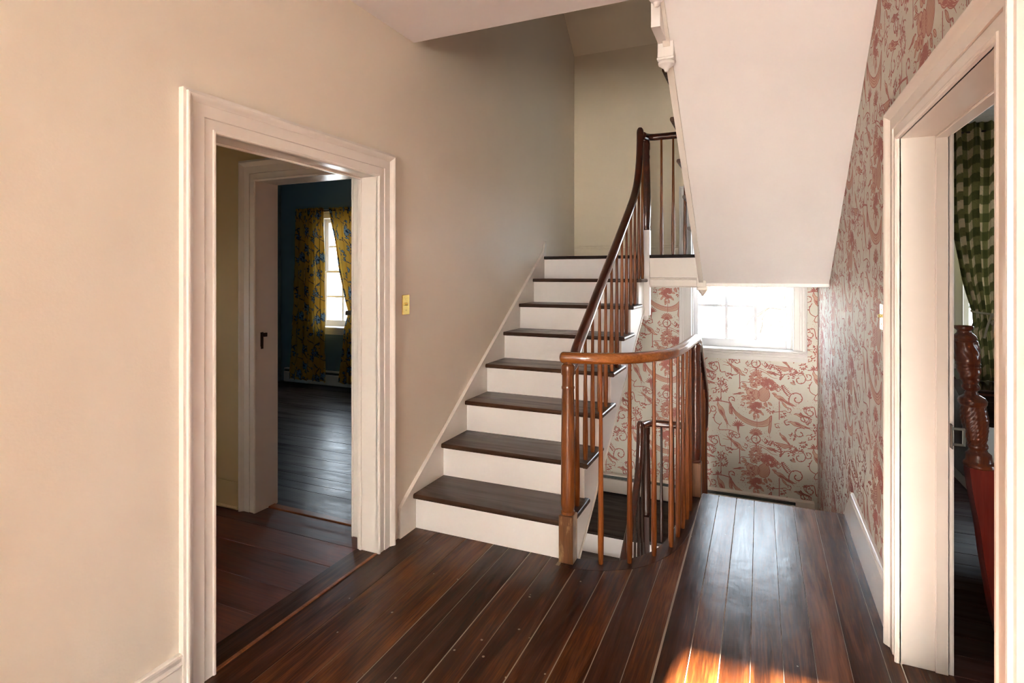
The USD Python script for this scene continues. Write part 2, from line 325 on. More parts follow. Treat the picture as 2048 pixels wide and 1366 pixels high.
plank_area = hallpoly.difference(Polygon([*map(tuple, outer), (-3, 4.2), (-3, 2.755)]).intersection(rect(-.97, 1, 0, 5))).difference(edge_board)
seams = [XL, -1.716, -1.528, -1.36, -1.265, -1.136, -1.017, -.8645, -.7225, -.5955, -.4715, -.366, -.254, -.1435, -.0345, .0815, .1955, .317, .443, XR]
wide = {1: .0016, 3: .0025, 5: .003, 7: .0028, 8: .0022, 9: .0022, 11: .0045, 12: .0022, 13: .0025, 14: .0018}
def board(poly, top=0.0, th=0.022, name='plank', mat_='floor_wood', parent=None, **k):
    p = poly.simplify(.0005)
    if p.is_empty or p.area < 1e-4: return
    for g in getattr(p, 'geoms', [p]):
        if g.area < 2e-4: continue
        t = g.buffer(-.0012)
        m = [ext(g, top - th, top - .0012, 'z')]
        if not t.is_empty and t.geom_type == 'Polygon':
            m.append(ext(t, top - .003, top, 'z'))
        obj(name, m, mat_, parent, smooth=20, **k)
for i in range(len(seams) - 1):
    g0, g1 = wide.get(i, .0013), wide.get(i + 1, .0013)
    board(plank_area.intersection(rect(seams[i] + g0, seams[i + 1] - g1, YF, 5)), top=float(rng.uniform(-.0006, .0006)), parent=fl)
board(edge_board.buffer(-.0008), parent=fl, label='curved edge board along the stairwell')
obj('fascia', ext(LineString(inner).buffer(.012, cap_style=2).intersection(rect(-1, 0, 2.84, 4.05)), -.26, -.022, 'z'), 'trim_cream', fl, label='cream fascia under the curved floor edge')
obj('fascia', bx(-.455, XR, 4.04, 4.055, -.25, -.022), 'trim_cream', fl)

th = obj('trim', bx(-2.02, -1.893, D1[0] + .0, D1[1], -.10, .004, .003), 'floor_wood', kind=S, label='worn dark threshold board in the left doorway')
obj('worn_edge', bx(-1.897, -1.880, D1[0] + .002, D1[1] - .002, -.004, .0052, .002), 'threshold_wood', th, label='worn orange edge of the threshold')
def x_floor(name, poly_rect, seam_list, mat_, label):
    x0, x1, y0, y1 = poly_rect
    f = obj(name, bx(x0, x1, y0, y1, -.10, -.006), 'slot_dark', kind=S, label=label)
    ys = [y0] + [s for s in seam_list if y0 < s < y1] + [y1]
    for a, b in zip(ys[:-1], ys[1:]):
        obj('plank', bx(x0, x1, a + .0012, b - .0012, -.028, float(rng.uniform(-.001, .0005)), .0015), mat_, f, smooth=20)
    return f
x_floor('floor', (-3.9, -2.02, .6, 2.685), [.9, 1.2, 1.5, 1.812, 2.02, 2.27, 2.475], 'lobby_wood', 'reddish board floor of the little lobby')
x_floor('floor', (-6.24, -2.03, 2.745, 6.0), [3.0, 3.107, 3.225, 3.375, 3.55, 3.76, 3.975, 4.224, 4.45, 4.7, 4.95, 5.2, 5.45, 5.72], 'blue_room_wood', 'near black board floor of the blue room')
obj('trim', bx(-2.95, -2.16, 2.69, 2.745, -.02, .006, .004), 'threshold_wood', kind=S, label='orange brown threshold strip at the blue room door')
x_floor('floor', (0.66, 4.2, .2, 6.0), list(np.arange(.42, 6, .145)), 'bedroom_wood', 'dark red board floor of the bedroom')
obj('trim', bx(0.5, 0.662, D3[0], D3[1], -.10, .003, .003), 'floor_wood', kind=S, label='dark threshold board in the right doorway')

# ------------------------------------------------------------------ door casings, jambs, windows
CAS = [(0, 0), (0, .014), (.003, .019), (.008, .0205), (.013, .019), (.0145, .0145), (.047, .0145), (.0485, .011), (.0505, .011), (.052, .0185), (.096, .0185), (.099, .022), (.105, .0255), (.110, .031), (.116, .0355), (.122, .037), (.127, .0355), (.1285, .026), (.138, .024), (.138, 0)]
CAS_W = [(0, 0), (0, .012), (.004, .018), (.010, .018), (.013, .0135), (.055, .0135), (.057, .017), (.075, .017), (.078, .022), (.098, .022), (.102, .032), (.112, .036), (.118, .034), (.121, .02), (.121, 0)]
CAS_R = [(d_, p) for d_, p in CAS]
def casing(parent, plane, w, sgn, u0, u1, z0, zt, prof, mat_):
    pr = np.array(prof)
    def pt(u, z, p): return (w + sgn * p, u, z) if plane == 'x' else (u, w + sgn * p, z)
    A = np.array([[pt(u0 - a, z0, p), pt(u0 - a, zt + a, p), pt(u1 + a, zt + a, p), pt(u1 + a, z0, p)] for a, p in pr])
    for s in range(3):
        v, f = [], []
        for i in range(len(pr) - 1):
            q = [A[i, s], A[i, s + 1], A[i + 1, s + 1], A[i + 1, s]]
            k = len(v); v += q; f += [[k, k + 1, k + 2], [k, k + 2, k + 3]]
        m = trimesh.Trimesh(np.array(v), np.array(f), process=False); m.merge_vertices()
        # orient outwards
        cn = m.triangles_center.mean(0); axis = 0 if plane == 'x' else 1
        i = np.argmax(m.triangles_center[:, axis] * sgn)
        if m.face_normals[i][axis] * sgn < 0: m.invert()
        obj('casing', m, mat_, parent, smooth=28)

def door_x(label, w, sgn, D, back, prof=CAS, stop=None, mat_='trim_cream'):
    """doorway in a wall x = w; sgn: side of the hall; back: x of the other face"""
    t = thing('door_1' if w < 0 else 'door_3', label, kind=S)
    casing(t, 'x', w, sgn, D[0], D[1], 0, D[2], prof, mat_)
    casing(t, 'x', back, -sgn, D[0], D[1], 0, D[2], prof, mat_)
    a, b = sorted((w + sgn * .004, back - sgn * .004))
    obj('jamb', bx(a, b, D[0] - .02, D[0], -.02, D[2]), mat_, t)
    obj('jamb', bx(a, b, D[1], D[1] + .02, -.02, D[2]), mat_, t)
    obj('head_jamb', bx(a, b, D[0] - .02, D[1] + .02, D[2], D[2] + .02), 'jamb_gloss', t)
    s0, s1 = stop
    obj('door_stop', bx(s0, s1, D[1] - .010, D[1], 0, D[2], .002), mat_, t)
    obj('door_stop', bx(s0, s1, D[0], D[0] + .010, 0, D[2], .002), mat_, t)
    obj('door_stop', bx(s0, s1, D[0], D[1], D[2] - .010, D[2], .002), 'jamb_gloss', t)
    return t
d1 = door_x('left doorway with stepped cream casing', XL, 1, D1, -2.0, stop=(-2.0, -1.985))
d3 = door_x('right doorway with stepped cream casing', XR, -1, D3, 0.645, stop=(0.605, 0.645))
d2 = thing('door_2', 'inner lobby doorway leading to the blue room', kind=S)
CAS2 = [(a * 0.98, p) for a, p in CAS]
casing(d2, 'y', 2.60, -1, D2[0], D2[1], 0, D2[2], CAS2, 'trim_cream')
casing(d2, 'y', 2.75, 1, D2[0], D2[1], 0, D2[2], CAS2, 'trim_cream')
obj('jamb', bx(D2[0] - .02, D2[0], 2.597, 2.753, -.02, D2[2]), 'trim_cream', d2)
obj('jamb', bx(D2[1], D2[1] + .02, 2.597, 2.753, -.02, D2[2]), 'trim_cream', d2)
obj('head_jamb', bx(D2[0] - .02, D2[1] + .02, 2.597, 2.753, D2[2], D2[2] + .02), 'jamb_gloss', d2)
sp = obj('strike_plate', [bx(D2[0], D2[0] + .003, 2.625, 2.648, 1.045, 1.135, .001), bx(D2[0], D2[0] + .012, 2.648, 2.672, 1.105, 1.13, .002), bx(D2[0], D2[0] + .006, 2.628, 2.645, 1.03, 1.05, .001)], 'iron', d2, label='dark rusty strike plate')
bk = obj('latch_keeper', [bx(.650, .654, D3[1] - .03, D3[1] + .0, .855, .945, .001), bx(.653, .690, D3[1] - .022, D3[1] - .012, .925, .934, .002), bx(.653, .690, D3[1] - .022, D3[1] - .012, .866, .875, .002), bx(.684, .693, D3[1] - .022, D3[1] - .012, .866, .934, .002)], 'chrome', d3, label='metal latch keeper on the door jamb')

def window(n, W, yw, sgn, label, mat_='trim_white', apron_h=.085, cols=3, rows=2, prof=CAS_W):
    """sgn -1: the room is on the -y side of the wall face y = yw"""
    x0, x1, z0, z1 = W
    t = thing(f'window_{n}', label, kind=S)
    def Y(a): return yw - sgn * a            # a metres into the wall
    casing(t, 'y', yw, sgn, x0, x1, z0, z1, prof, mat_)
    w = prof[-1][0]
    st = Polygon([(Y(-.055), z0 - .004), (Y(-.060), z0 - .012), (Y(-.055), z0 - .022), (Y(-.02), z0 - .024), (Y(.10), z0 - .024), (Y(.10), z0 + .006), (Y(.0), z0 + .002)])
    obj('stool', ext(st.buffer(0), x0 - w - .0, x1 + w + .0, 'x'), mat_, t)
    ap = [(-.0, z0 - .024), (-.036, z0 - .024), (-.036, z0 - .034), (-.026, z0 - .038), (-.024, z0 - .050), (-.019, z0 - .052), (-.019, z0 - .066), (-.014, z0 - .069), (-.014, z0 - apron_h - .022), (0, z0 - apron_h - .024)]
    obj('apron', ext(Polygon([(Y(a), z) for a, z in ap]).buffer(0), x0 - w, x1 + w, 'x'), mat_, t)
    obj('jamb', bx(x0 - .02, x0, Y(0), Y(.25), z0, z1), mat_, t); obj('jamb', bx(x1, x1 + .02, Y(0), Y(.25), z0, z1), mat_, t)
    obj('head_jamb', bx(x0, x1, Y(0), Y(.25), z1, z1 + .02), mat_, t); obj('sill', bx(x0 - .02, x1 + .02, Y(.10), Y(.30), z0 - .03, z0 - .004), mat_, t)
    for x in (x0, x1 - .014):
        obj('sash_stop', bx(x, x + .014, Y(.035), Y(.060), z0, z1, .003), mat_, t)
    zm = z0 + (z1 - z0) * .505
    for za, zb, yy, br, tr in ((z0, zm + .02, .062, .083, .034), (zm - .014, z1, .100, .034, .05)):
        a, b = Y(yy), Y(yy + .036); sw = .058
        sash = obj('sash', [bx(x0 + .002, x0 + sw, a, b, za, zb, .003), bx(x1 - sw, x1 - .002, a, b, za, zb, .003), bx(x0 + sw - .002, x1 - sw + .002, a, b, za, za + br, .003), bx(x0 + sw - .002, x1 - sw + .002, a, b, zb - tr, zb, .003)], 'sash_white', t)
        gx0, gx1, gz0, gz1 = x0 + sw, x1 - sw, za + br, zb - tr
        for k in range(1, cols):
            x = gx0 + (gx1 - gx0) * k / cols
            obj('muntin', bx(x - .015, x + .015, a + .004, b - .004, gz0, gz1, .005), 'sash_white', sash)
        for k in range(1, rows):
            z = gz0 + (gz1 - gz0) * k / rows
            obj('muntin', bx(gx0, gx1, a + .005, b - .005, z - .0135, z + .0135, .005), 'sash_white', sash)
        m_ = (a + b) / 2
        for i in range(cols):
            for j in range(rows):
                xa, xb = gx0 + (gx1 - gx0) * i / cols, gx0 + (gx1 - gx0) * (i + 1) / cols
                zc, zd = gz0 + (gz1 - gz0) * j / rows, gz0 + (gz1 - gz0) * (j + 1) / rows
                pm = trimesh.Trimesh([(xa, m_, zc), (xb, m_, zc), (xb, m_, zd), (xa, m_, zd)], [[0, 1, 2], [0, 2, 3]] if sgn < 0 else [[0, 2, 1], [0, 3, 2]], process=False)
                obj('pane', pm, 'glass', sash, smooth=False)
    return t
window(1, W1, YB, -1, 'white sash window at the stair landing', mat_='trim_grey')
window(2, W2, YB, -1, 'white sash window between yellow curtains', mat_='sash_white')
window(3, W3, YB, -1, 'white sash window beside the checked curtain')
window(4, W4, YF, 1, 'front window behind the viewer', cols=2, rows=1)
window(6, W6, YF, 1, 'added fill window with a sheer curtain, unseen behind the viewer', cols=2, rows=1)  # unseen window added to send soft light forward into the hall
sv = np.stack(np.meshgrid(np.linspace(-.47, .45, 90), np.linspace(2.32, .5, 8)), -1)
sh = thing('sheer_curtain', 'added white sheer spreading sunlight, unseen behind the viewer', 'curtain')
obj('panel', grid_mesh(np.stack([sv[..., 0], YF + .11 + .02 * np.sin(sv[..., 0] * 75), sv[..., 1]], -1)), 'fill_sheer_cloth', sh, smooth=True)  # added sheer, turns direct sun into diffuse front light
obj('rod', lathe([(.008, -.5), (.008, .48)], (0, YF + .11, 2.33), 10, 'x'), 'brass', sh)
w5 = thing('window_5', 'added bedroom side window, out of view, for fill light', kind=S)  # unseen window added to light the bedroom
obj('sash', [bx(4.24, 4.28, 2.3, 2.36, .75, 2.2), bx(4.24, 4.28, 2.84, 2.9, .75, 2.2), bx(4.24, 4.28, 2.36, 2.84, .75, .83), bx(4.24, 4.28, 2.36, 2.84, 2.15, 2.2), bx(4.24, 4.28, 2.36, 2.84, 1.45, 1.49)], 'sash_white', w5)

w7 = thing('window_7', 'small added window lighting the lobby, out of view', kind=S)  # unseen opening added to brighten the lobby walls
obj('sash', [bx(-3.97, -3.93, 1.1, 1.135, .95, 1.38), bx(-3.97, -3.93, 1.385, 1.42, .95, 1.38), bx(-3.97, -3.93, 1.135, 1.385, .95, .99), bx(-3.97, -3.93, 1.135, 1.385, 1.345, 1.38)], 'sash_white', w7)

# ------------------------------------------------------------------ baseboards
def base_prof(h, t=.017):
    return [(0, 0), (t, 0), (t, h - .045), (t + .003, h - .040), (t + .003, h - .034), (t - .002, h - .026), (t - .003, h - .016), (t + .002, h - .012), (t + .001, h - .003), (t - .004, h), (0, h)]
def baseboard(name, plane, w, sgn, a, b, h, mat_='trim_cream', z=0, t=.017, label=None):
    p = Polygon([(w + sgn * q, z + r) for q, r in base_prof(h, t)]).buffer(0)
    return obj(name, ext(p, a, b, 'y' if plane == 'x' else 'x'), mat_, kind=S, label=label, smooth=25)
baseboard('baseboard_left', 'x', XL, 1, YF, D1[0] - .138, .158, label='cream baseboard left of the doorway')
baseboard('baseboard_right', 'x', XR, -1, D3[1] + .138, 3.77, .235, label='cream baseboard under the right wallpaper', mat_='trim_white')
baseboard('baseboard_right', 'x', XR, -1, YF, D3[0] - .138, .235)
bb = obj('baseboard_right', ext(Polygon([(3.77, .2), (3.77, .235), (3.80, .232), (4.115, -.02), (4.74, -.43), (5.1, -.66), (5.1, -.80), (4.9, -.80), (4.05, -.25), (4.0, 0), (3.77, 0)]), XR - .014, XR, 'x'), 'trim_cream', kind=S, label='sloping cream skirting where the lower stairs begin')
baseboard('baseboard_back', 'y', YB, -1, XL + .02, W1[0] - .13, .147, z=LAND, mat_='wall_upper', label='cream baseboard on the landing')
obj('baseboard_lobby', [bx(-3.9, D2[0] - .135, 2.583, 2.60, 0, .17, .004), bx(-3.9, D2[0] - .135, 2.565, 2.583, 0, .022, .008)], 'lobby_yellow', kind=S, label='yellowish baseboard in the lobby')

# ------------------------------------------------------------------ stairs
def tread_mesh(x0, x1, yn, yb, zt, th=.028, sgn=1):
    """nose at yn pointing to -y (sgn 1) or +y (sgn -1), back edge at yb"""
    y = lambda a: yn + sgn * a
    nose = [(y(.003), zt - .003), (y(0), zt - .009), (y(0), zt - .019), (y(.003), zt - .025), (y(.007), zt - th), (yb, zt - th), (yb, zt), (y(.007), zt)]
    return ext(Polygon(nose).buffer(0), x0, x1, 'x')
def return_nosing(xa, xb, y0, y1, zt, th=.028):
    """rounded side nosing, outer edge at xb"""
    s = 1 if xb > xa else -1
    p = [(xa, zt), (xb - s * .007, zt), (xb - s * .002, zt - .004), (xb, zt - .010), (xb, zt - .019), (xb - s * .003, zt - .025), (xb - s * .007, zt - th), (xa, zt - th)]
    return ext(Polygon(p).buffer(0), y0, y1, 'y')

BC = 3.20
def flight_up(label, dz, n, first, zclip, skirt=True, riser_mat='riser_white'):
    """flight against the left wall rising towards +y; riser k at y = 2.826 + RUN k"""
    t = thing('staircase', label, 'stairs')
    xo = -.93
    for k in range(first, n):
        ry = 2.826 + RUN * k; z0 = RISE * k + dz
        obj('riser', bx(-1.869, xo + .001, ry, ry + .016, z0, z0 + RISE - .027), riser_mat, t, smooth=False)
        if k < 7:
            obj('tread', [tread_mesh(-1.8685, xo + .004, ry - .031, ry + RUN + .004, z0 + RISE), return_nosing(xo + .002, -.898, ry - .031, ry + RUN + .012, z0 + RISE)], 'tread_wood', t)
    pts = []
    for k in range(first, n):
        ry = 2.826 + RUN * k; z0 = RISE * k + dz
        pts += [(ry + .004, z0 - (.0 if k > first else .02)), (ry + .004, z0 + RISE - .029)]
    pts[-1] = (2.826 + RUN * (n - 1), RISE * n + dz - .03)
    pts += [(5.0, RISE * n + dz - .03), (5.0, .66 * (5.0 - BC) + dz), (BC + (zclip - dz) / .66, zclip), (pts[0][0], zclip)]
    obj('stringer', ext(Polygon(pts).buffer(0), xo - .022, xo, 'x'), 'trim_white', t)
    y0 = BC + (zclip - dz) / .66
    line = lambda o: [(y0, zclip + o), (5.0,   .66 * (5.0 - BC) + dz + o)]
    a, b = line(.022), line(.031); obj('bead', ext(Polygon([*a, *b[::-1]]), xo, xo + .005, 'x'), 'trim_cream', t)
    a, b = line(0), line(.012); obj('bead', ext(Polygon([*a, *b[::-1]]), xo, xo + .004, 'x'), 'trim_cream', t)
    a, b = line(0), line(.03); obj('soffit', ext(Polygon([*a, *b[::-1]]), -1.869, xo - .023, 'x'), 'soffit_white', t)
    if skirt:
        sk = lambda y: .172 + .6675 * (y - 2.664)
        top = 5.0
        o = Polygon([(2.668, -.002), (2.668, sk(2.668)), (top, sk(top)), (top, LAND - .03), *[(2.826 + RUN * k - (0 if j else 0), RISE * (k + 1 - j)) for k in range(7, -1, -1) for j in (0, 1)]])
        o = Polygon([(2.668, -.002), (2.668, sk(2.668)), (4.99, sk(4.99)), (5.05, LAND + .147), (5.05, LAND - .2), (2.95, -.002)])
        obj('skirting', ext(o.buffer(0), XL + .0012, -1.869, 'x'), 'trim_cream', t, label='sloping cream wall skirting')
        c0, c1 = [(2.668, sk(2.668) - .012), (5.0, sk(5.0) - .012)], [(2.668, sk(2.668)), (4.995, sk(4.995))]
        obj('skirting_cap', ext(Polygon([*c0, *c1[::-1]]), -1.869, -1.8635, 'x'), 'trim_cream', t)
    return t
stA = flight_up('cream staircase with dark treads rising along the left wall', 0, 8, 0, -.25)
stD = flight_up('shadowed lower staircase seen down through the balusters', LOW - LAND, 8, 1, -3.0, skirt=False, riser_mat='riser_shaded')

# upper landing
la = thing('stair_landing', 'half landing with cream fascia above the papered wall', 'landing')
obj('landing_floor', [ext(Polygon([(4.992, LAND - .003), (4.989, LAND - .010), (4.989, LAND - .020), (4.993, LAND - .026), (5.0, LAND - .028), (5.99, LAND - .028), (5.99, LAND), (4.997, LAND)]), XL + .002, -.455, 'x'), bx(-.46, XR - .002, 5.02, 5.99, LAND - .028, LAND)], 'landing_wood', la)
obj('landing_body', [bx(XL + .002, XR - .002, 5.03, 5.99, 1.405, LAND - .03), bx(-1.869, -.955, 5.0, 5.03, 1.41, LAND - .03)], 'soffit_white', la)
obj('fascia', bx(-.955, -.455, 5.010, 5.03, 1.478, LAND - .028, .001), 'trim_cream', la, label='flat cream fascia board')
obj('fascia_moulding', ext(Polygon([(5.03, 1.478), (5.004, 1.478), (5.000, 1.474), (5.004, 1.470), (5.006, 1.462), (5.012, 1.458), (5.03, 1.458)]), -.955, -.455, 'x'), 'trim_cream', la)
obj('fascia', bx(-.955, -.455, 5.012, 5.03, 1.402, 1.458, .001), 'trim_cream', la)
obj('fascia_moulding', bx(-.955, -.455, 5.004, 5.03, 1.392, 1.404, .003), 'trim_cream', la)

# right flight to the floor above, seen from below
stB = thing('staircase', 'smooth white underside of the upper stairs along the papered wall', 'stairs')
SO = .67
sof = lambda y: 1.41 + SO * (5.06 - y)
bot = [(5.30, 1.400), (5.09, 1.400), (5.081, 1.4005), (5.073, 1.403), (5.060, 1.410)]
ytop = 5.06 - (CE + .02 - 1.41) / SO
obj('soffit', ext(Polygon([*bot, (2.90, sof(2.90) + .013), (ytop, CE + .02), (ytop, CE + .09), (5.06, 1.52), (5.30, 1.50)]), -.446, XR - .002, 'x'), 'soffit_white', stB, label='sloping white plaster soffit', smooth=40)
pts = []
for k in range(7):
    ry = 5.0 - RUN * k; z0 = LAND + RISE * k
    pts += [(ry, z0), (ry, z0 + RISE - .028)]
pts += [(2.84, F2 - .03), (2.84, sof(2.84) - .006), (5.06, sof(5.06) - .006), (5.06, LAND)]
obj('stringer', ext(Polygon(pts).buffer(0), -.472, -.445, 'x'), 'trim_cream', stB)
a = [(2.86, sof(2.86) - .018), (5.07, sof(5.07) - .018), (5.07, sof(5.07) + .008), (2.86, sof(2.86) + .008)]
obj('bead', ext(Polygon(a), -.474, -.438, 'x'), 'trim_cream', stB, label='cream edge moulding along the soffit')
for k in range(7):
    ry = 5.0 - RUN * k; z0 = LAND + RISE * k
    obj('riser', bx(-.444, XR - .002, ry - .016, ry, z0, z0 + RISE - .028), 'riser_white', stB, smooth=False)
    if k < 6:
        obj('tread', [tread_mesh(-.474, XR - .002, ry + .031, ry - RUN, z0 + RISE, sgn=-1), return_nosing(-.472, -.530, ry - RUN - .014, ry + .031, z0 + RISE)], 'tread_wood', stB)
obj('landing_edge', bx(-.46, XR - .002, 2.80, 3.06, CE + .10, F2), 'landing_wood', stB)

# lower right flight going down from the hall to the lower landing
stC = thing('staircase', 'short lower flight going down behind the hall floor edge', 'stairs')
for k in range(4):
    ry = 4.055 + RUN * k; z1 = -RISE * k
    obj('riser', bx(-.40, XR - .015, ry - .016, ry, z1 - RISE, z1 - .028), 'riser_white', stC, smooth=False)
    if k < 3:
        obj('tread', tread_mesh(-.44, XR - .015, ry + RUN + .03, ry - .015, z1 - RISE, sgn=-1), 'tread_wood', stC)
pts = [(4.055, -.24)] + [q for k in range(4) for q in ((4.055 + RUN * k, -RISE * k - .03), (4.055 + RUN * k, -RISE * (k + 1) - .03))] + [(5.04, LOW), (5.04, LOW - .2)]
obj('stringer', ext(Polygon(pts).buffer(0), -.425, -.401, 'x'), 'trim_cream', stC)
lb = thing('stair_landing', 'dark lower landing with heater along its back wall', 'landing')
obj('landing_floor', [bx(XL + .002, XR - .002, 5.0, 5.99, LOW - .028, LOW), tread_mesh(-1.869, -.93, 4.985, 5.02, LOW)], 'landing_wood', lb)
obj('landing_body', bx(XL + .002, XR - .002, 5.02, 5.99, LOW - .27, LOW - .03), 'soffit_white', lb)
obj('floor', bx(-2.0, .64, -4.5, 6.0, -3.1, -3.0), 'landing_wood', kind=S, label='dark floor far below the stairs')

# ------------------------------------------------------------------ balusters, newels, handrails
def baluster_mesh(x, y, z0, z1, seg=10, s=1.0):
    h = z1 - z0
    prof = [(.0125, 0), (.0150, .05), (.0160, .14), (.0158, .22), (.0140, .36), (.0118, .55), (.0100, .72), (.0086, 1.0)]
    return lathe([(r * s, z0 + u * h if u > .4 else z0 + u * min(h, .95)) for r, u in prof], (x, y, 0), seg)
def newel(t, x, y, z0, zb, zt, mat_='newel_wood', base='newel_worn', half=.039, base_label=None):
    n = obj('newel_post', lathe([(.030, zb - .002), (.0365, zb + .002), (.0365, zb + .016), (.0325, zb + .020), (.0335, zb + .03), (.0368, zb + .045), (.0372, zb + .2), (.0365, zb + .34), (.034, zt - .20), (.0315, zt - .135), (.0345, zt - .130), (.0345, zt - .121), (.0315, zt - .116), (.0315, zt - .062), (.0355, zt - .056), (.0368, zt - .045), (.0368, zt - .012), (.033, zt - .006), (.026, zt), (.026, zt + .03)], (x, y, 0), 20), mat_, t)
    obj('newel_base', bx(x - half, x + half, y - half, y + half, z0, zb, .003), base, n, label=base_label)
    return n
RAIL = ring(.0325, .030, 16, 2.3)

# hall railing around the stairwell
hr = thing('stair_railing', 'curved reddish wooden railing on the hall floor edge', 'railing')
nx, ny = -.923, 2.823
newel(hr, nx, ny, 0, .247, 1.035, base_label='square newel base worn to bare wood')
newel(hr, -.402, 4.015, 0, .226, 1.035, mat_='rail_dark', base_label='square newel base worn to bare wood')
bal = [(-.757, 2.861), (-.622, 2.931), (-.519, 3.061), (-.450, 3.199), (-.431, 3.337), (-.419, 3.46), (-.412, 3.60), (-.408, 3.74)]
for x, y in bal:
    obj('baluster', baluster_mesh(x, y, 0, 1.04), 'baluster_wood', hr)
path = smooth_path([(-.985, 2.822, 1.066), (-.955, 2.822, 1.066), (-.923, 2.823, 1.066), (-.845, 2.832, 1.066), (-.757, 2.859, 1.066), (-.622, 2.931, 1.066), (-.519, 3.061, 1.066), (-.455, 3.199, 1.066), (-.431, 3.337, 1.066), (-.418, 3.5, 1.066), (-.410, 3.75, 1.066), (-.404, 3.95, 1.066), (-.402, 4.05, 1.062), (-.402, 4.13, 1.035)], 5)
path = path[3:]
sc = np.ones(len(path)); sc[0], sc[1], sc[2] = .35, .78, .95
obj('handrail', sweep(path, RAIL, scale=sc), 'rail_wood', hr, label='thick polished handrail')

# railing of the left flight, with its goose neck
def railA(t, dz, zmin, first, mat_rail, mat_bal, mat_newel, with_bottom):
    x = -.940
    P = [(2.862, 1.005), (2.93, 1.028), (3.05, 1.098), (3.25, 1.230), (3.557, 1.434), (3.9, 1.660), (4.218, 1.870), (4.5, 2.062), (4.62, 2.155), (4.72, 2.26), (4.79, 2.38), (4.83, 2.50), (4.852, 2.62), (4.856, 2.70), (4.856, 2.762)]
    P = [(y, z) for y, z in P if z + dz > zmin or with_bottom]
    sp = smooth_path([(x if y > 2.95 else -.925, y, z + dz) for y, z in P], 4)
    sc = np.ones(len(sp)); sc[-1], sc[-2], sc[-3] = .5, .85, .97
    obj('handrail', sweep(sp, ring(.030, .030, 14, 2.4), up=(0, 0, 1), scale=sc), mat_rail, t, label='sloping handrail ending in a goose neck')
    zz = lambda y: float(np.interp(y, [q[0] for q in P], [q[1] for q in P]))
    for k in range(first, 7):
        ry = 2.826 + RUN * k; zt = RISE * (k + 1)
        for yy in (ry + .045, ry + .20):
            if k == 0 and yy < 2.93: yy = ry + .07
            obj('baluster', baluster_mesh(x + .004, yy, zt + dz, zz(yy) + dz - .02), mat_bal, t)
rlA = thing('stair_railing', 'dark red railing of the left stairs with goose neck', 'railing')
railA(rlA, 0, -9, 0, 'rail_dark', 'baluster_wood', 'rail_dark', True)
n2 = obj('newel_post', lathe([(.030, 1.89), (.036, 1.90), (.036, 1.915), (.033, 1.92), (.038, 1.95), (.042, 2.08), (.041, 2.2), (.036, 2.4), (.031, 2.52), (.034, 2.535), (.034, 2.55), (.031, 2.56), (.031, 2.60), (.035, 2.61), (.035, 2.66), (.03, 2.685)], (-.923, 5.035, 0), 18), 'rail_dark', rlA)
obj('newel_base', bx(-.963, -.885, 4.985, 5.063, 1.146, 1.895, .003), 'trim_white', n2, label='white square newel block')
obj('newel_drop', lathe([(.012, 1.10), (.022, 1.112), (.026, 1.128), (.020, 1.14), (.030, 1.147)], (-.924, 5.024, 0), 16), 'trim_white', n2)
# level rail on the landing
rlL = thing('stair_railing', 'short level dark railing on the upper landing edge', 'railing')
obj('handrail', sweep(np.array([(-.930, 4.93, 2.712), (-.915, 4.985, 2.712), (-.890, 5.02, 2.712), (-.85, 5.035, 2.712), (-.70, 5.035, 2.712), (-.56, 5.035, 2.712), (-.45, 5.035, 2.712)]), ring(.030, .030, 14, 2.4)), 'rail_dark', rlL)
for x in (-.790, -.690, -.590):
    obj('baluster', baluster_mesh(x, 5.035, LAND, 2.69), 'baluster_wood', rlL)
nb = obj('newel_post', lathe([(.03, 1.93), (.036, 1.95), (.04, 2.1), (.034, 2.5), (.03, 2.74)], (-.455, 5.035, 0), 16), 'rail_dark', rlL)
obj('newel_base', bx(-.492, -.416, 4.995, 5.071, 1.385, 1.93, .003), 'trim_cream', nb, label='cream newel block')
obj('newel_drop', [bx(-.490, -.404, 4.99, 5.076, 1.372, 1.398, .003), lathe([(.006, 1.322), (.012, 1.330), (.013, 1.336), (.022, 1.345), (.034, 1.366), (.040, 1.373)], (-.447, 5.033, 0), 16)], 'trim_cream', nb, label='cream turned drop')
# railing of the upper right flight with its hanging newels
rlB = thing('stair_railing', 'white hanging newel posts at the head of the stairwell', 'railing')
obj('header_face', bx(-.500, -.455, 2.86, 3.10, 2.74, 3.3), 'trim_white', rlB, label='white fascia between the hanging posts')
hn = obj('newel_post', bx(-.505, -.421, 3.08, 3.164, 2.665, 4.0, .003), 'trim_white', rlB)
obj('newel_drop', [lathe([(.005, 2.598), (.010, 2.601), (.012, 2.607), (.016, 2.616), (.030, 2.628), (.042, 2.636), (.044, 2.645), (.042, 2.653), (.038, 2.656), (.038, 2.666)], (-.463, 3.122, 0), 20), bx(-.508, -.418, 3.077, 3.167, 2.655, 2.668, .003)], 'trim_white', hn, label='white turned drop finial')
hn2 = obj('newel_post', bx(-.509, -.425, 2.79, 2.874, 2.905, 4.0, .003), 'trim_white', rlB)
obj('newel_drop', [lathe([(.008, 2.825), (.014, 2.83), (.018, 2.845), (.030, 2.855), (.042, 2.872), (.046, 2.885), (.046, 2.905)], (-.467, 2.832, 0), 20)], 'trim_white', hn2, label='white turned drop finial')
for k in range(6):
    ry = 5.0 - RUN * k; zt = LAND + RISE * (k + 1)
    for yy in (ry - .02, ry - .18):
        zr = 2.72 + .66 * (5.0 - yy) + .02
        obj('baluster', baluster_mesh(-.488, yy, zt, zr), 'baluster_wood', rlB)
obj('handrail', sweep(np.array([(-.485, 5.0, 2.76), (-.485, 4.5, 3.09), (-.485, 3.8, 3.55), (-.485, 3.17, 3.97)]), ring(.03, .03, 12)), 'rail_dark', rlB)
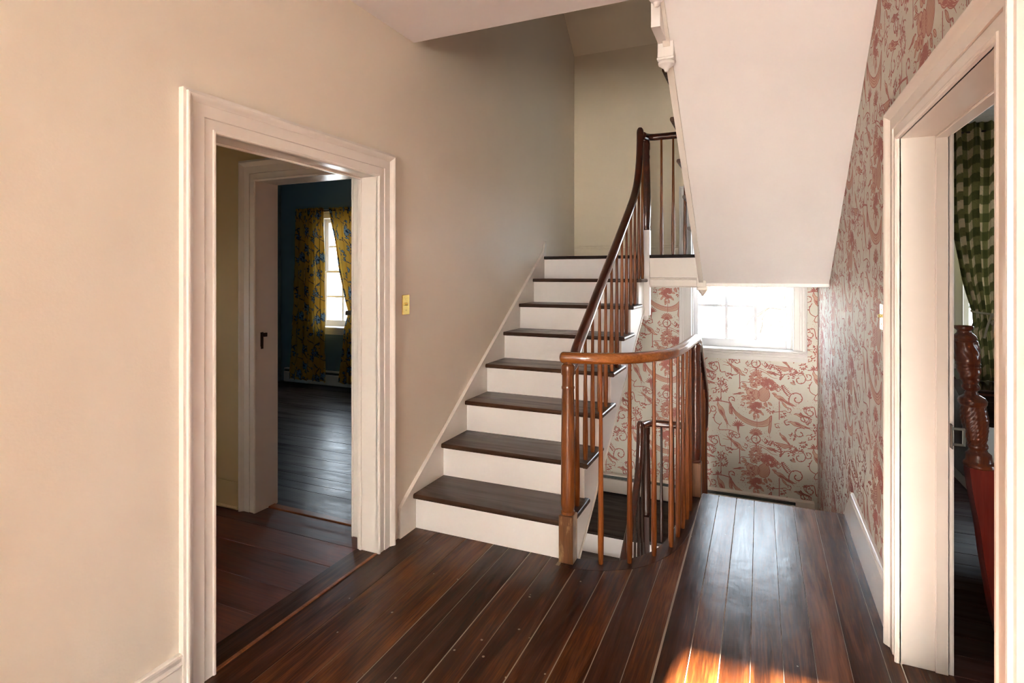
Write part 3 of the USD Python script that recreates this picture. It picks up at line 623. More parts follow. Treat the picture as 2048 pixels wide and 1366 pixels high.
# lower railings, down in the stairwell
rlC = thing('stair_railing', 'dark railing descending past the second newel to the lower landing', 'railing')
pc = smooth_path([(-.402, 4.10, 1.05), (-.402, 4.22, .985), (-.404, 4.45, .83), (-.408, 4.70, .655), (-.412, 4.84, .53), (-.418, 4.915, .40), (-.424, 4.945, .285), (-.430, 4.955, .20)], 4)
scc = np.ones(len(pc)); scc[-1] = .5; scc[-2] = .85
obj('handrail', sweep(pc, ring(.030, .030, 14, 2.4), scale=scc), 'rail_dark', rlC)
for k in range(3):
    for yy in (4.055 + RUN * k + .06, 4.055 + RUN * k + .14, 4.055 + RUN * k + .25):
        obj('baluster', baluster_mesh(-.413, yy, -RISE * (k + 1), float(np.interp(yy, pc[:, 1], pc[:, 2])) - .02), 'baluster_wood', rlC)
nc = obj('newel_post', lathe([(.03, LOW + .35), (.038, LOW + .4), (.038, LOW + .7), (.032, .12), (.03, .21)], (-.455, 5.035, 0), 16), 'rail_dark', rlC)
obj('newel_base', bx(-.494, -.416, 4.996, 5.074, LOW - .2, LOW + .35, .003), 'rail_dark', nc)
rlD = thing('stair_railing', 'dark goose neck railing of the lower stairs in the well', 'railing')
DZ = LOW - LAND
railA(rlD, DZ, -2.6, 2, 'rail_dark', 'rail_shaded', 'rail_dark', False)
nd = obj('newel_post', lathe([(r, z + DZ) for r, z in [(.030, 1.89), (.036, 1.90), (.036, 1.915), (.033, 1.92), (.038, 1.95), (.042, 2.08), (.041, 2.2), (.036, 2.4), (.031, 2.52), (.034, 2.535), (.034, 2.55), (.031, 2.56), (.031, 2.60), (.035, 2.61), (.035, 2.66), (.03, 2.685)]], (-.923, 5.035, 0), 18), 'rail_shaded', rlD)
obj('newel_base', bx(-.963, -.885, 4.985, 5.063, 1.146 + DZ, 1.895 + DZ, .003), 'rail_shaded', nd)
rlE = thing('stair_railing', 'short level dark railing on the lower landing', 'railing')
obj('handrail', sweep(np.array([(-.935, 4.90, 2.712 + DZ), (-.915, 4.955, 2.712 + DZ), (-.885, 5.005, 2.712 + DZ), (-.84, 5.03, 2.712 + DZ), (-.70, 5.035, 2.712 + DZ), (-.56, 5.035, 2.712 + DZ), (-.43, 5.035, 2.712 + DZ)]), ring(.030, .030, 14, 2.4)), 'rail_dark', rlE)
for x in (-.790, -.690, -.590):
    obj('baluster', baluster_mesh(x, 5.035, LOW, 2.69 + DZ), 'rail_shaded', rlE)

# ------------------------------------------------------------------ heaters, switches
def heater(x0, x1, yw, z0, h, label, endw=.10):
    t = thing('baseboard_heater', label, 'heater')
    y = yw - .065
    obj('housing', ext(Polygon([(yw - .001, z0 + .01), (y + .004, z0 + .01), (y, z0 + .02), (y, z0 + h - .055), (y + .012, z0 + h - .05), (y + .03, z0 + h - .05), (y + .03, z0 + h - .018), (y + .01, z0 + h - .018), (y + .008, z0 + h - .004), (y + .016, z0 + h), (yw - .001, z0 + h)]).buffer(0), x0, x1 - endw, 'x'), 'trim_cream', t)
    obj('vent_slot', bx(x0 + .01, x1 - endw, y + .013, y + .029, z0 + h - .048, z0 + h - .020), 'slot_dark', t, label='dark vent slot')
    obj('end_cap', bx(x1 - endw, x1, y - .002, yw - .001, z0 + .005, z0 + h + .001, .004), 'trim_cream', t)
    return t
heater(XL + .03, XR - .03, YB, LOW, .205, 'cream baseboard heater under the stair window', endw=.16)
heater(-6.12, -2.4, YB, 0.0, .20, 'pale baseboard heater below the yellow curtains')

def switch(label, plane_x, sgn, y, z, mat_):
    t = thing('light_switch', label, 'light switch')
    a, b = plane_x, plane_x + sgn * .006
    obj('plate', bx(a, b, y - .036, y + .036, z - .058, z + .058, .003), mat_, t)
    obj('toggle', bx(plane_x + sgn * .005, plane_x + sgn * .020, y - .005, y + .005, z - .004, z + .012, .003), 'brass_pale', t)
    for s in (-.032, .032):
        obj('screw', lathe([(.0035, 0), (.0035, .0015), (.002, .0022)], (0, 0, 0), 8, 'x').apply_transform(np.array([[sgn, 0, 0, plane_x + sgn * .0058], [0, 1, 0, y], [0, 0, 1, z + s], [0, 0, 0, 1.0]])), 'brass_pale', t)
switch('brass light switch on the cream wall by the left doorway', XL, 1, 2.745, 1.327, 'brass')
switch('brass light switch on the wallpaper by the right doorway', XR, -1, 2.935, 1.315, 'brass_pale')

# ------------------------------------------------------------------ toile wallpaper, printed motifs on the papered walls
PXM = 824.0
red, pink = [], []
def Cr(pts, n=5): return [tuple(p) for p in smooth_path(pts, n)]
def St(pts, w, sm=True):
    w *= .78; red.append(LineString(Cr(pts) if sm else pts).buffer(w / 2, quad_segs=2))
def tap(pts, w0, w1):
    p = np.array(Cr(pts)); n = len(p); t = np.gradient(p, axis=0); t /= np.linalg.norm(t, axis=1, keepdims=True)
    nn = np.stack([-t[:, 1], t[:, 0]], 1); w = np.linspace(w0, w1, n)[:, None] / 2
    g = Polygon([*map(tuple, p + nn * w), *map(tuple, (p - nn * w)[::-1])]).buffer(0)
    red.append(g)
def leaf(x, y, a, l, w, store=None):
    t = np.linspace(0, 1, 7); h = np.sin(t * PI) ** .8 * w / 2
    c, s = math.cos(math.radians(a)), math.sin(math.radians(a))
    up = [(x + c * l * q - s * k, y - s * l * q - c * k) for q, k in zip(t, h)]
    dn = [(x + c * l * q + s * k, y - s * l * q + c * k) for q, k in zip(t, h)][::-1]
    g = Polygon(up + dn).buffer(0)
    if store == 'o':
        pink.append(g); red.append(g.boundary.buffer(1.3, quad_segs=1)); red.append(LineString([(x, y), (x + c * l * .9, y - s * l * .9)]).buffer(1, quad_segs=1))
    else: (red if store is None else store).append(g)
def spiral(cx, cy, r, a0, turns, w, sgn=1, lead=None):
    t = np.linspace(0, 1, int(14 * turns) + 4)
    pts = [(cx + r * (1 - .82 * q) * math.cos(math.radians(a0) + sgn * turns * 2 * PI * q), cy - r * (1 - .82 * q) * math.sin(math.radians(a0) + sgn * turns * 2 * PI * q)) for q in t]
    if lead: pts = list(lead) + pts[::2]; pts = Cr(pts, 3)
    red.append(LineString(pts).buffer(w / 2, quad_segs=2)); red.append(Point(pts[-1]).buffer(w * .9, 3))
    for i in range(3, len(pts) - 4, max(4, len(pts) // 7)):
        dx, dy = pts[i + 1][0] - pts[i][0], pts[i + 1][1] - pts[i][1]; a = -math.degrees(math.atan2(dy, dx))
        leaf(pts[i][0], pts[i][1], a + (35 if (i // 4) % 2 else -35) * sgn, 15, 6.5)
def body(pts, hatch=0, ang=0):
    g = Polygon(Cr(list(pts) + [pts[0]], 3)).buffer(0)
    pink.append(g); red.append(g.boundary.buffer(1.7, quad_segs=1))
    if hatch:
        x0, y0, x1, y1 = g.bounds; c, s = math.cos(math.radians(ang)), math.sin(math.radians(ang)); mx, my = (x0 + x1) / 2, (y0 + y1) / 2
        for o in np.arange(-150, 150, hatch):
            l = LineString([(mx + o * s - 200 * c, my + o * c + 200 * s), (mx + o * s + 200 * c, my + o * c - 200 * s)]).intersection(g.buffer(-2))
            if not l.is_empty: red.append(l.buffer(1.1, quad_segs=1))
BIRD = [(.52, .0), (.42, .07), (.33, .12), (.22, .10), (.06, .15), (-.14, .14), (-.32, .07), (-.74, .02), (-.76, -.05), (-.34, -.06), (-.1, -.12), (.12, -.10), (.28, -.01), (.40, .0)]
def bird(x, y, L, ang, flip=1):
    c, s = math.cos(math.radians(ang)), math.sin(math.radians(ang))
    T = lambda a, b: (x + L * (a * c - b * flip * s), y - L * (a * s + b * flip * c))
    body([T(a, b) for a, b in BIRD])
    for pts in ([(.1, .06), (-.1, .05), (-.3, .0), (-.5, -.01)], [(.08, .0), (-.12, -.02), (-.34, -.02)], [(.14, .1), (.0, .11), (-.2, .09), (-.4, .03)], [(.1, -.05), (-.05, -.07), (-.2, -.05)]):
        St([T(*p) for p in pts], 2.6)
    red.append(Polygon([T(.10, .11), T(-.1, .10), T(-.34, .03), T(-.2, -.03), T(.0, -.02)]).buffer(-1))
    red.append(Point(T(.36, .07)).buffer(2.2, 2))
    tap([T(-.5, .02), T(-.8, .03), T(-1.02, .10)], 5, 1.5); tap([T(-.5, -.02), T(-.8, -.05), T(-.98, -.12)], 5, 1.5)
R = np.random.default_rng(3)
def tree(x, y, n, rx, ry):
    for k in range(int(n * 1.9)):
        a, q = R.uniform(0, 2 * PI), math.sqrt(R.uniform(.02, 1)); px, py = x + rx * .8 * q * math.cos(a), y + ry * .8 * q * math.sin(a)
        leaf(px, py, -math.degrees(a) + R.uniform(-40, 40), R.uniform(13, 22), R.uniform(6, 9.5))
def dots(x, y, r, n, s=2.2):
    for k in range(n):
        a, q = R.uniform(0, 2 * PI), r * math.sqrt(R.uniform(.02, 1)); red.append(Point(x + q * math.cos(a), y + q * math.sin(a)).buffer(R.uniform(.7, 1.1) * s, 2))
# column A: hanging fruit, swag, shell and ring
St([(538, 235), (541, 300), (534, 350), (520, 380)], 5)
for p in ([(545, 305), (585, 318), (630, 340), (690, 352)], [(536, 310), (500, 300), (462, 296)], [(538, 318), (505, 326), (480, 345)], [(541, 300), (560, 280), (580, 268)], [(540, 262), (515, 262), (500, 280)]): tap(p, 4.5, 2)
leaf(610, 330, -15, 60, 24, 'o'); leaf(640, 350, 35, 40, 9); leaf(655, 345, -30, 34, 9)
for a in range(-20, 200, 30): leaf(535, 368, a, 48 + 8 * math.sin(a), 19, 'o')
for a in (150, 185, 215, 340, 20): leaf(520, 400, a, 46, 18, 'o')
for k in range(52):
    a, q = R.uniform(0, 2 * PI), math.sqrt(R.uniform(0, 1)); c0 = (632 + 62 * q * math.cos(a), 434 + 40 * q * math.sin(a) + 10 * q * math.cos(a)); pink.append(Point(c0).buffer(9.5, 3)); red.append(Point(c0).buffer(10, 3).boundary.buffer(1.7, quad_segs=1)); 
    if k % 2: red.append(Point(c0).buffer(6, 3))
body([(590, 455), (625, 480), (634, 525), (612, 565), (575, 572), (548, 540), (552, 490)], 8, 70)
body([(530, 480), (556, 500), (558, 540), (535, 560), (508, 540), (508, 500)], 9, 20)
for cx, cy, r in ((492, 502), (470, 520), (520, 430)) and ((492, 505, 31), (548, 425, 24), (512, 445, 22), (470, 552, 20), (505, 560, 22)):
    g = Point(cx, cy).buffer(r, 4); pink.append(g); red.append(g.boundary.buffer(1.8, quad_segs=1)); St([(cx - r * .4, cy - r * .5), (cx - r * .1, cy), (cx - r * .3, cy + r * .5)], 3); St([(cx + r * .4, cy - r * .5), (cx + r * .5, cy), (cx + r * .2, cy + r * .6)], 5); red.append(Point(cx + r * .1, cy + r * .1).buffer(r * .35, 2))
for x, y, a, l in ((470, 470, 170, 50), (462, 458, 140, 42), (480, 470, 215, 40), (455, 540, 190, 34), (455, 556, 215, 38), (620, 575, 320, 40), (650, 500, 345, 36), (560, 582, 250, 40), (600, 574, 290, 36), (500, 585, 200, 44), (505, 590, 240, 40), (640, 470, 10, 44)): leaf(x, y, a, l, 17, 'o')
for x, y, a, l in ((575, 400, 30, 46), (560, 410, 60, 40), (600, 402, 10, 40), (540, 470, 120, 40), (530, 585, 300, 50), (570, 580, 260, 50), (545, 580, 275, 54), (590, 585, 310, 40)): leaf(x, y, a, l, 19, 'o')
for k in range(26):
    c0 = (530 + R.uniform(-34, 34), 625 + R.uniform(-40, 44)); pink.append(Point(c0).buffer(12, 3)); red.append(Point(c0).buffer(12, 3).boundary.buffer(1.8, quad_segs=1)); red.append(Point(c0).buffer(5, 3))
for x, y, a in ((500, 650, 240), (520, 670, 265), (545, 675, 280), (565, 655, 310), (500, 620, 200), (565, 615, 345), (530, 690, 250)): leaf(x, y, a, 38, 16, 'o')
St([(540, 690), (540, 790)], 4, False)
body([(343, 616), (372, 660), (430, 705), (500, 735), (560, 740), (612, 715), (640, 682), (648, 690), (628, 752), (590, 775), (520, 777), (450, 755), (385, 705), (345, 645)])
for o in (10, 20, 30): St([(350 + o * .2, 622 + o * .6), (385, 662 + o), (440, 702 + o), (510, 733 + o), (570, 732 + o), (622, 704 + o * 1.2)], 3.4)
body([(332, 622), (352, 630), (356, 665), (346, 695), (334, 690), (330, 655)], 7, 80); body([(634, 690), (648, 690), (645, 760), (640, 800), (632, 824), (622, 808), (630, 740)], 7, 85)
St([(632, 824), (632, 850)], 3, False); dots(632, 862, 16, 10); St([(380, 690), (383, 722)], 3, False); leaf(383, 718, 270, 16, 12)
for a in range(10, 180, 20): leaf(532, 842, a, 50, 17, 'o')
St([(490, 830), (532, 846), (576, 830)], 5); red.append(Point(532, 880).buffer(33, 6).boundary.buffer(3.4, quad_segs=2)); St([(532, 912), (534, 935)], 8, False)
St([(525, 868), (536, 880), (528, 898)], 3); St([(538, 866), (534, 896)], 3)
# left bird with perch brackets
bird(398, 335, 128, -36, -1); bird(415, 522, 60, 10, 1)
St([(300, 358), (312, 390), (340, 372), (380, 372), (412, 350)], 6); tree(332, 384, 9, 26, 20); St([(410, 362), (412, 470)], 9, False)
St([(412, 440), (430, 425), (470, 426), (505, 424)], 5); leaf(410, 470, 250, 18, 10); leaf(412, 470, 290, 18, 10); St([(348, 262), (348, 350)], 6, False)
spiral(352, 262, 22, 200, 1.0, 5, -1); spiral(225, 320, 46, 60, 1.05, 6, 1, [(300, 352), (262, 352)]); spiral(205, 300, 34, 250, .9, 5, -1); tap([(330, 300), (290, 296), (280, 300)], 4, 1.5)
for a in (40, 80, 120, 160): leaf(188, 300, a, 26, 9)
bird(150, 350, 86, 172, -1); dots(250, 420, 50, 16); dots(440, 640, 60, 14); dots(380, 560, 40, 8)
# column B: leafy pedestal with parrot and vase
St([(267, 405), (268, 600)], 7, False); tree(267, 420, 8, 22, 18); tree(270, 488, 20, 62, 40); tree(268, 452, 6, 18, 14)
for a in (150, 120, 60, 175): leaf(255, 592, a, 36, 10)
St([(205, 602), (265, 596), (342, 606)], 9); spiral(356, 576, 32, 230, .95, 6, -1); leaf(330, 602, 300, 30, 16, 'o')
bird(272, 672, 150, 112, 1); bird(345, 640, 70, 100, -1)
St([(232, 690), (214, 730), (222, 770), (258, 792), (272, 776)], 7); leaf(226, 712, 200, 20, 9); leaf(218, 742, 170, 20, 9); St([(258, 792), (252, 832), (330, 828), (380, 842), (410, 862)], 6)
spiral(385, 868, 30, 60, 1.0, 5, -1); spiral(350, 850, 24, 120, .9, 5, 1); dots(265, 850, 36, 12); dots(320, 800, 44, 10)
for a in range(15, 180, 20): leaf(400, 790, a, 54, 9)
tap([(398, 782), (400, 845)], 22, 4)
# right side: flying bird on post, swan, pigeon on plate, scrolls
bird(712, 536, 120, 148, 1); leaf(735, 560, -20, 84, 20, 'o'); leaf(720, 565, -50, 60, 16, 'o'); bird(655, 338, 52, 165, 1)
St([(702, 562), (702, 704)], 8, False); St([(618, 632), (650, 650), (700, 644), (745, 632)], 6); tree(640, 640, 7, 24, 18); tree(728, 668, 8, 16, 26); tap([(750, 560), (790, 586), (825, 588)], 5, 2)
bird(822, 732, 122, 168, -1); tap([(775, 735), (752, 742), (738, 716), (762, 700)], 9, 5); dots(740, 730, 22, 9)
bird(735, 846, 92, 128, 1); body([(668, 888), (700, 893), (798, 904), (765, 922), (735, 930), (700, 910)], 8, 0)
tap([(708, 392), (716, 350), (700, 316), (672, 296), (640, 294)], 13, 5); tree(628, 296, 7, 22, 18)
for x, y in ((706, 330), (700, 315), (714, 350), (716, 370), (690, 304)): leaf(x, y, 20, 20, 8); leaf(x, y, 200, 18, 8)
spiral(845, 378, 60, 150, 1.15, 6, -1, [(716, 384), (735, 352), (770, 338)]); spiral(828, 532, 58, 190, 1.2, 7, -1, [(772, 560)]); leaf(818, 418, 160, 40, 16, 'o'); leaf(812, 410, 120, 30, 12)
tap([(720, 430), (738, 480), (772, 520)], 11, 4)
for q in np.linspace(0, 1, 7): leaf(722 + 46 * q, 440 + 60 * q, 35, 22, 9); leaf(722 + 46 * q, 440 + 60 * q, 215, 20, 9)
tree(800, 318, 9, 22, 26); tree(784, 362, 8, 18, 30); spiral(905, 350, 34, 230, .95, 5, 1); St([(790, 330), (830, 350), (870, 340)], 4)
spiral(876, 690, 42, 300, 1.1, 6, 1, [(845, 655), (858, 640)]); spiral(905, 700, 30, 120, .9, 5, -1); spiral(850, 800, 46, 80, 1.0, 6, 1, [(880, 760)])
tree(800, 832, 9, 20, 24); tree(868, 884, 10, 24, 18); tree(845, 930, 8, 28, 14); tap([(560, 935), (610, 955), (650, 985), (690, 990)], 5, 2); spiral(640, 905, 30, 330, .9, 6, 1)
for c0 in ((860, 600), (930, 560), (690, 610), (600, 830), (470, 920), (770, 470), (820, 560)): dots(*c0, 34, 12)
for x, y, r_, a, t, g in ((455, 330, 24, 200, 1.0, 1), (690, 470, 22, 90, 1.0, -1), (600, 880, 22, 180, 1.0, 1), (470, 880, 22, 0, 1.0, -1), (300, 440, 26, 30, 1.0, 1), (215, 520, 28, 150, 1.0, -1), (690, 760, 24, 60, 1.0, 1), (430, 610, 22, 120, 1.0, -1), (770, 620, 26, 210, 1.0, 1)):
    spiral(x, y, r_, a, t, 4, g); dots(x, y + 30, 26, 6)
TW, TH = 700 / PXM, 610 / PXM
def tile_geo(l):
    from shapely import affinity
    g = unary_union([q.buffer(0) for q in l if not q.is_empty])
    g = affinity.affine_transform(g, [1 / PXM, 0, 0, -1 / PXM, -540 / PXM, 500 / PXM])
    return g.simplify(.0007).buffer(0)
RED, PINK = tile_geo(red), tile_geo(pink)
def tri(g):
    V, F, n = [], [], 0
    for p in getattr(g, 'geoms', [g]):
        if p.geom_type != 'Polygon' or p.area < 1.5e-6: continue
        v, f = trimesh.creation.triangulate_polygon(p, engine='earcut')
        V.append(v); F.append(f + n); n += len(v)
    return (np.vstack(V), np.vstack(F)) if V else None
WHOLE = {id(RED): tri(RED), id(PINK): tri(PINK)}
from shapely import affinity
def print_on(area, origin, place, parent):
    """area: polygon in wall coordinates (u to the right, z up); place(u, z, lift) -> xyz"""
    shapely.prepare(area); u0, z0, u1, z1 = area.bounds
    for G, mat_, lift in ((PINK, 'print_pink', .0004), (RED, 'print_red', .0007)):
        V, F, n = [], [], 0
        for i in range(int((u0 - origin[0]) / TW) - 2, int((u1 - origin[0]) / TW) + 3):
            for j in range(int((z0 - origin[1]) / TH) - 2, int((z1 - origin[1]) / TH) + 3):
                dx, dz = origin[0] + i * TW, origin[1] + j * TH + (.365 if i % 2 else 0)
                b = sbox(G.bounds[0] + dx, G.bounds[1] + dz, G.bounds[2] + dx, G.bounds[3] + dz)
                if not area.intersects(b): continue
                if area.contains(b): t = WHOLE[id(G)]; v, f = t[0] + [dx, dz], t[1]
                else:
                    t = tri(affinity.translate(G, dx, dz).intersection(area))
                    if t is None: continue
                    v, f = t
                V.append(v); F.append(f + n); n += len(v)
        v, f = np.vstack(V), np.vstack(F)
        m = trimesh.Trimesh(np.array([place(v[:, 0], v[:, 1], lift)]).reshape(3, -1).T, f, process=False)
        obj('wallpaper_print', m, mat_, parent, smooth=False)
ab = rect(XL + .001, XR - .001, LOW + .20, 1.398).difference(rect(W1[0] - .121, W1[1] + .121, W1[2] - .109, 3))
print_on(ab, (-.027, .356), lambda u, z, l: (u, np.full_like(u, YB - l), z), wb)
YD = lambda y: YB - y        # u = YB - y runs to the right
ar = Polygon([(YD(y), z) for y, z in [(5.999, LOW), (5.999, 1.397), (5.13, 1.397), (2.87, CE - .005), (0.6, CE - .002), (0.6, .235), (3.77, .235), (4.115, -.02), (5.1, -.66), (5.1, LOW)]]).difference(rect(YD(D3[1] + .138), YD(D3[0] - .138), -1, D3[2] + .138))
print_on(ar, (YD(6) + .36, .356 - .22), lambda u, z, l: (np.full_like(u, XR - l), YB - u, z), wr)

# ------------------------------------------------------------------ curtains
def cloth_colors_floral(U, Vv):
    base = np.ones(U.shape + (3,)) * np.array([0.56, 0.33, 0.055])
    n = meshkit.fbm(np.stack([U * 9, Vv * 3, U * 0], -1), 3, 5); base *= (0.8 + .35 * n)[..., None]
    P, Lf, Cn = [], [], []
    r = np.random.default_rng(11); w, h = .62, .80
    def vine(p): P.append(LineString(Cr(p)).buffer(.0045))
    vine([(.10, .0), (.16, .15), (.07, .30), (.18, .45), (.10, .62), (.10, .80)]); vine([(.16, .15), (.28, .20), (.34, .30)]); vine([(.18, .45), (.30, .44), (.38, .52)]); vine([(.07, .30), (.0, .36), (-.06, .40)])
    vine([(.42, .05), (.48, .20), (.40, .36), (.50, .55), (.44, .72), (.42, .85)]); vine([(.48, .20), (.58, .22), (.62, .30)]); vine([(.50, .55), (.58, .60), (.60, .70)]); vine([(.44, .72), (.34, .74), (.28, .68)])
    for cx, cy, R_ in ((.36, .33, .062), (.40, .55, .055), (-.04, .42, .05), (.14, .10, .045), (.60, .33, .055), (.27, .66, .058), (.60, .72, .045), (.46, .04, .045), (.12, .70, .05)):
        for k in range(7):
            a = 2 * PI * k / 7; Lf.append(affinity.translate(affinity.rotate(affinity.scale(Point(0, 0).buffer(1, 5), R_ * .5, R_ * .27), math.degrees(a), origin=(0, 0)), cx + R_ * .62 * math.cos(a), cy + R_ * .62 * math.sin(a)))
        Cn.append(Point(cx, cy).buffer(R_ * .3, 4))
    for k in range(60):
        cx, cy, a = r.uniform(0, w), r.uniform(0, h), r.uniform(0, 180); Lf.append(affinity.translate(affinity.rotate(affinity.scale(Point(0, 0).buffer(1, 4), r.uniform(.016, .03), r.uniform(.006, .011)), a, origin=(0, 0)), cx, cy))
    P, Lf, Cn = unary_union(P), unary_union(Lf), unary_union(Cn)
    out = base
    edge = Lf.boundary.buffer(.0028)
    x, y = np.mod(U, w), np.mod(Vv, h)
    for G, col in ((Lf, (0.16, 0.24, 0.30)), (P, (0.03, 0.045, 0.07)), (edge, (0.022, 0.035, 0.065)), (Cn, (0.02, 0.035, 0.07))):
        shapely.prepare(G); msk = np.zeros(U.shape, bool)
        for ox in (-w, 0, w):
            for oy in (-h, 0, h): msk |= shapely.contains_xy(G, x + ox, y + oy)
        out[msk] = col
    return out
def gingham(U, Vv):
    a, b = np.mod(U / .150, 1) < .5, np.mod(Vv / .152 + .12, 1) < .5
    k = a.astype(int) + b.astype(int)
    cols = np.array([(0.66, 0.51, 0.30), (0.185, 0.165, 0.058), (0.072, 0.074, 0.021)])
    n = meshkit.noise(np.stack([U * 160, Vv * 160, U * 0], -1), 9)
    return cols[k] * (0.85 + .3 * n)[..., None]
def curtain(label, cols, rows, left, right, ztop, zbot, yf, folds, amp, mat_, colors, cloth_w, zhead, seed, tie=None, group=None):
    """left, right: functions of z giving the edges; yf: mean y"""
    u = np.linspace(0, 1, cols); z = np.concatenate([np.linspace(ztop, zhead, rows // 8), np.linspace(zhead, zbot, rows - rows // 8 + 1)[1:]])
    U, Z = np.meshgrid(u, z)
    Lx, Rx = np.vectorize(left)(Z), np.vectorize(right)(Z)
    rr = np.random.default_rng(seed); ph = rr.uniform(0, 6.28, 4)
    warp = U + .02 * np.sin(2 * PI * 2.3 * U + ph[0]) + .012 * np.sin(2 * PI * 5.1 * U + ph[1])
    width = (Rx - Lx); w0 = right(ztop) - left(ztop)
    squeeze = np.clip(width / w0, .25, 1.3)
    below = np.clip((zhead - Z) / .35, 0, 1)
    fold = np.sin(2 * PI * folds * warp + ph[2] + .25 * np.sin(Z * 1.7 + ph[3]))
    fold = np.sign(fold) * abs(fold) ** .8
    fine = np.sin(2 * PI * folds * 2.6 * warp + ph[1])
    head = np.clip((Z - zhead) / max(ztop - zhead, 1e-3), 0, 1)
    pinch = np.where(tie is None, 1.0, 1 - .55 * np.exp(-((Z - (tie or 0)) / .10) ** 2))
    Yd = yf - amp * fold * (.35 + .65 * below) * pinch * (.75 + .35 * (1 - squeeze)) - .010 * fine * (1 - below * .8) - .006 * np.sin(40 * U + 9 * Z)
    X = Lx + width * (U + .10 / folds * np.sin(4 * PI * folds * warp) * below)
    Zz = Z + .006 * np.sin(2 * PI * folds * 2.2 * U + 1) * (Z > ztop - .002) + .010 * np.sin(2 * PI * folds * U + ph[0]) * (Z < zbot + .01)
    V = np.stack([X, Yd, Zz], -1)
    C = colors(U * cloth_w, (ztop - Z) + .02 * fold)
    t = thing('curtain', label, 'curtain', group)
    obj('panel', grid_mesh(V), mat_, t, smooth=True, color=C.reshape(-1, 3))
    return t, V
ip = lambda zs, xs: (lambda z: float(np.interp(-z, [-q for q in zs], xs)))
lz, lx_ = [2.42, 2.30, 1.6, 1.17, .7, .05], None
cA, _ = curtain('yellow curtain with blue flowers hanging straight, left of the pair', 170, 330, ip([2.42, 1.2, .06], [-5.845, -5.885, -5.965]), ip([2.42, 1.2, .06], [-5.355, -5.325, -5.325]), 2.405, .065, 5.885, 6, .030, 'curtain_cloth', cloth_colors_floral, .95, 2.33, 4)
cB, VB = curtain('yellow curtain with blue flowers tied back, right of the pair', 170, 330, ip([2.40, 2.1, 1.57, 1.17, 1.03, .95, .8, .06], [-5.255, -5.20, -5.095, -4.995, -4.945, -4.955, -5.0, -5.10]), ip([2.40, 1.6, 1.03, .9, .06], [-4.42, -4.50, -4.72, -4.70, -4.58]), 2.395, .075, 5.885, 7, .028, 'curtain_cloth', cloth_colors_floral, 1.2, 2.32, 8, tie=1.0)
obj('tie_band', sweep(np.array([(-4.94, 5.875, 1.0), (-4.945, 5.84, 1.005), (-4.86, 5.825, 1.01), (-4.76, 5.835, 1.03), (-4.70, 5.87, 1.05), (-4.62, 5.93, 1.09)]), ring(.006, .03, 8)), 'rope', cB)
rod = thing('curtain_rod', 'thin rod hidden in the heading of the yellow curtains', 'curtain rod')
obj('rod', lathe([(.008, -5.86), (.008, -4.40)], (0, 5.895, 2.36), 10, 'x'), 'iron', rod)
for x in (-5.84, -4.42): obj('bracket', bx(x - .008, x + .008, 5.90, 5.999, 2.35, 2.37), 'iron', rod)
cC, VC = curtain('green and cream checked curtain tied back with a rope', 190, 340, ip([2.78, 2.60, 2.05, 1.8, 1.46, 1.185, 1.10, 1.03, .9, .62], [1.470, 1.478, 1.489, 1.513, 1.564, 1.632, 1.638, 1.615, 1.625, 1.640]), ip([2.78, 2.0, 1.4, 1.185, 1.05, .62], [2.20, 2.12, 1.99, 1.93, 1.96, 2.02]), 2.775, .625, 5.865, 6, .034, 'gingham_cloth', gingham, 1.36, 2.64, 21, tie=1.18)
obj('tie_rope', sweep(smooth_path([(1.622, 5.872, 1.20), (1.625, 5.835, 1.195), (1.68, 5.815, 1.185), (1.76, 5.808, 1.178), (1.86, 5.815, 1.182), (1.94, 5.85, 1.20), (2.05, 5.93, 1.25)], 5), ring(.008, .009, 8)), 'rope', cC, label='cream rope tie with a knot and hanging ends')
obj('rope_knot', [sweep(smooth_path([(1.735, 5.80, 1.185), (1.72, 5.785, 1.14), (1.70, 5.785, 1.06), (1.685, 5.79, .98)], 5), ring(.009, .009, 8)), sweep(smooth_path([(1.74, 5.80, 1.185), (1.755, 5.785, 1.13), (1.745, 5.785, 1.05), (1.775, 5.79, .985)], 5), ring(.009, .009, 8)), lathe([(.006, 1.085), (.018, 1.095), (.020, 1.115), (.010, 1.13)], (1.742, 5.785, 0), 10)], 'rope', cC)
rod2 = thing('curtain_rod', 'rod hidden in the heading of the checked curtain', 'curtain rod')
obj('rod', lathe([(.008, 1.48), (.008, 2.72)], (0, 5.88, 2.70), 10, 'x'), 'iron', rod2)
for x in (1.50, 2.70): obj('bracket', bx(x - .008, x + .008, 5.89, 5.999, 2.69, 2.71), 'iron', rod2)

# ------------------------------------------------------------------ bedroom furniture
bed = thing('bed', 'dark red carved bed with a leaning turned post inside the right doorway', 'bed')
def lean(m, x, y, k):
    v = m.vertices.copy(); v[:, 0] += x + k * (v[:, 2] - .743); v[:, 1] += y; return trimesh.Trimesh(v, m.faces, process=False)
q = .00199
pz = lambda py: 1.5 - (py - 550) * q
prof_px = [(934, 30), (931, 33), (926, 32), (921, 27), (914, 26), (908, 26), (903, 20), (899, 17), (894, 21), (890, 21), (886, 18), (878, 21), (860, 25), (838, 28), (820, 27), (812, 26), (808, 29), (802, 30), (796, 26), (790, 15), (783, 12), (780, 17), (775, 19), (771, 17), (768, 15), (760, 19), (745, 23), (735, 24.5), (733, 23.5), (729, 25), (727, 24), (723, 25.5), (700, 25.5), (684, 25), (681, 22), (677, 24), (672, 22), (666, 15), (662, 14), (658, 19), (654, 20), (652, 18)]
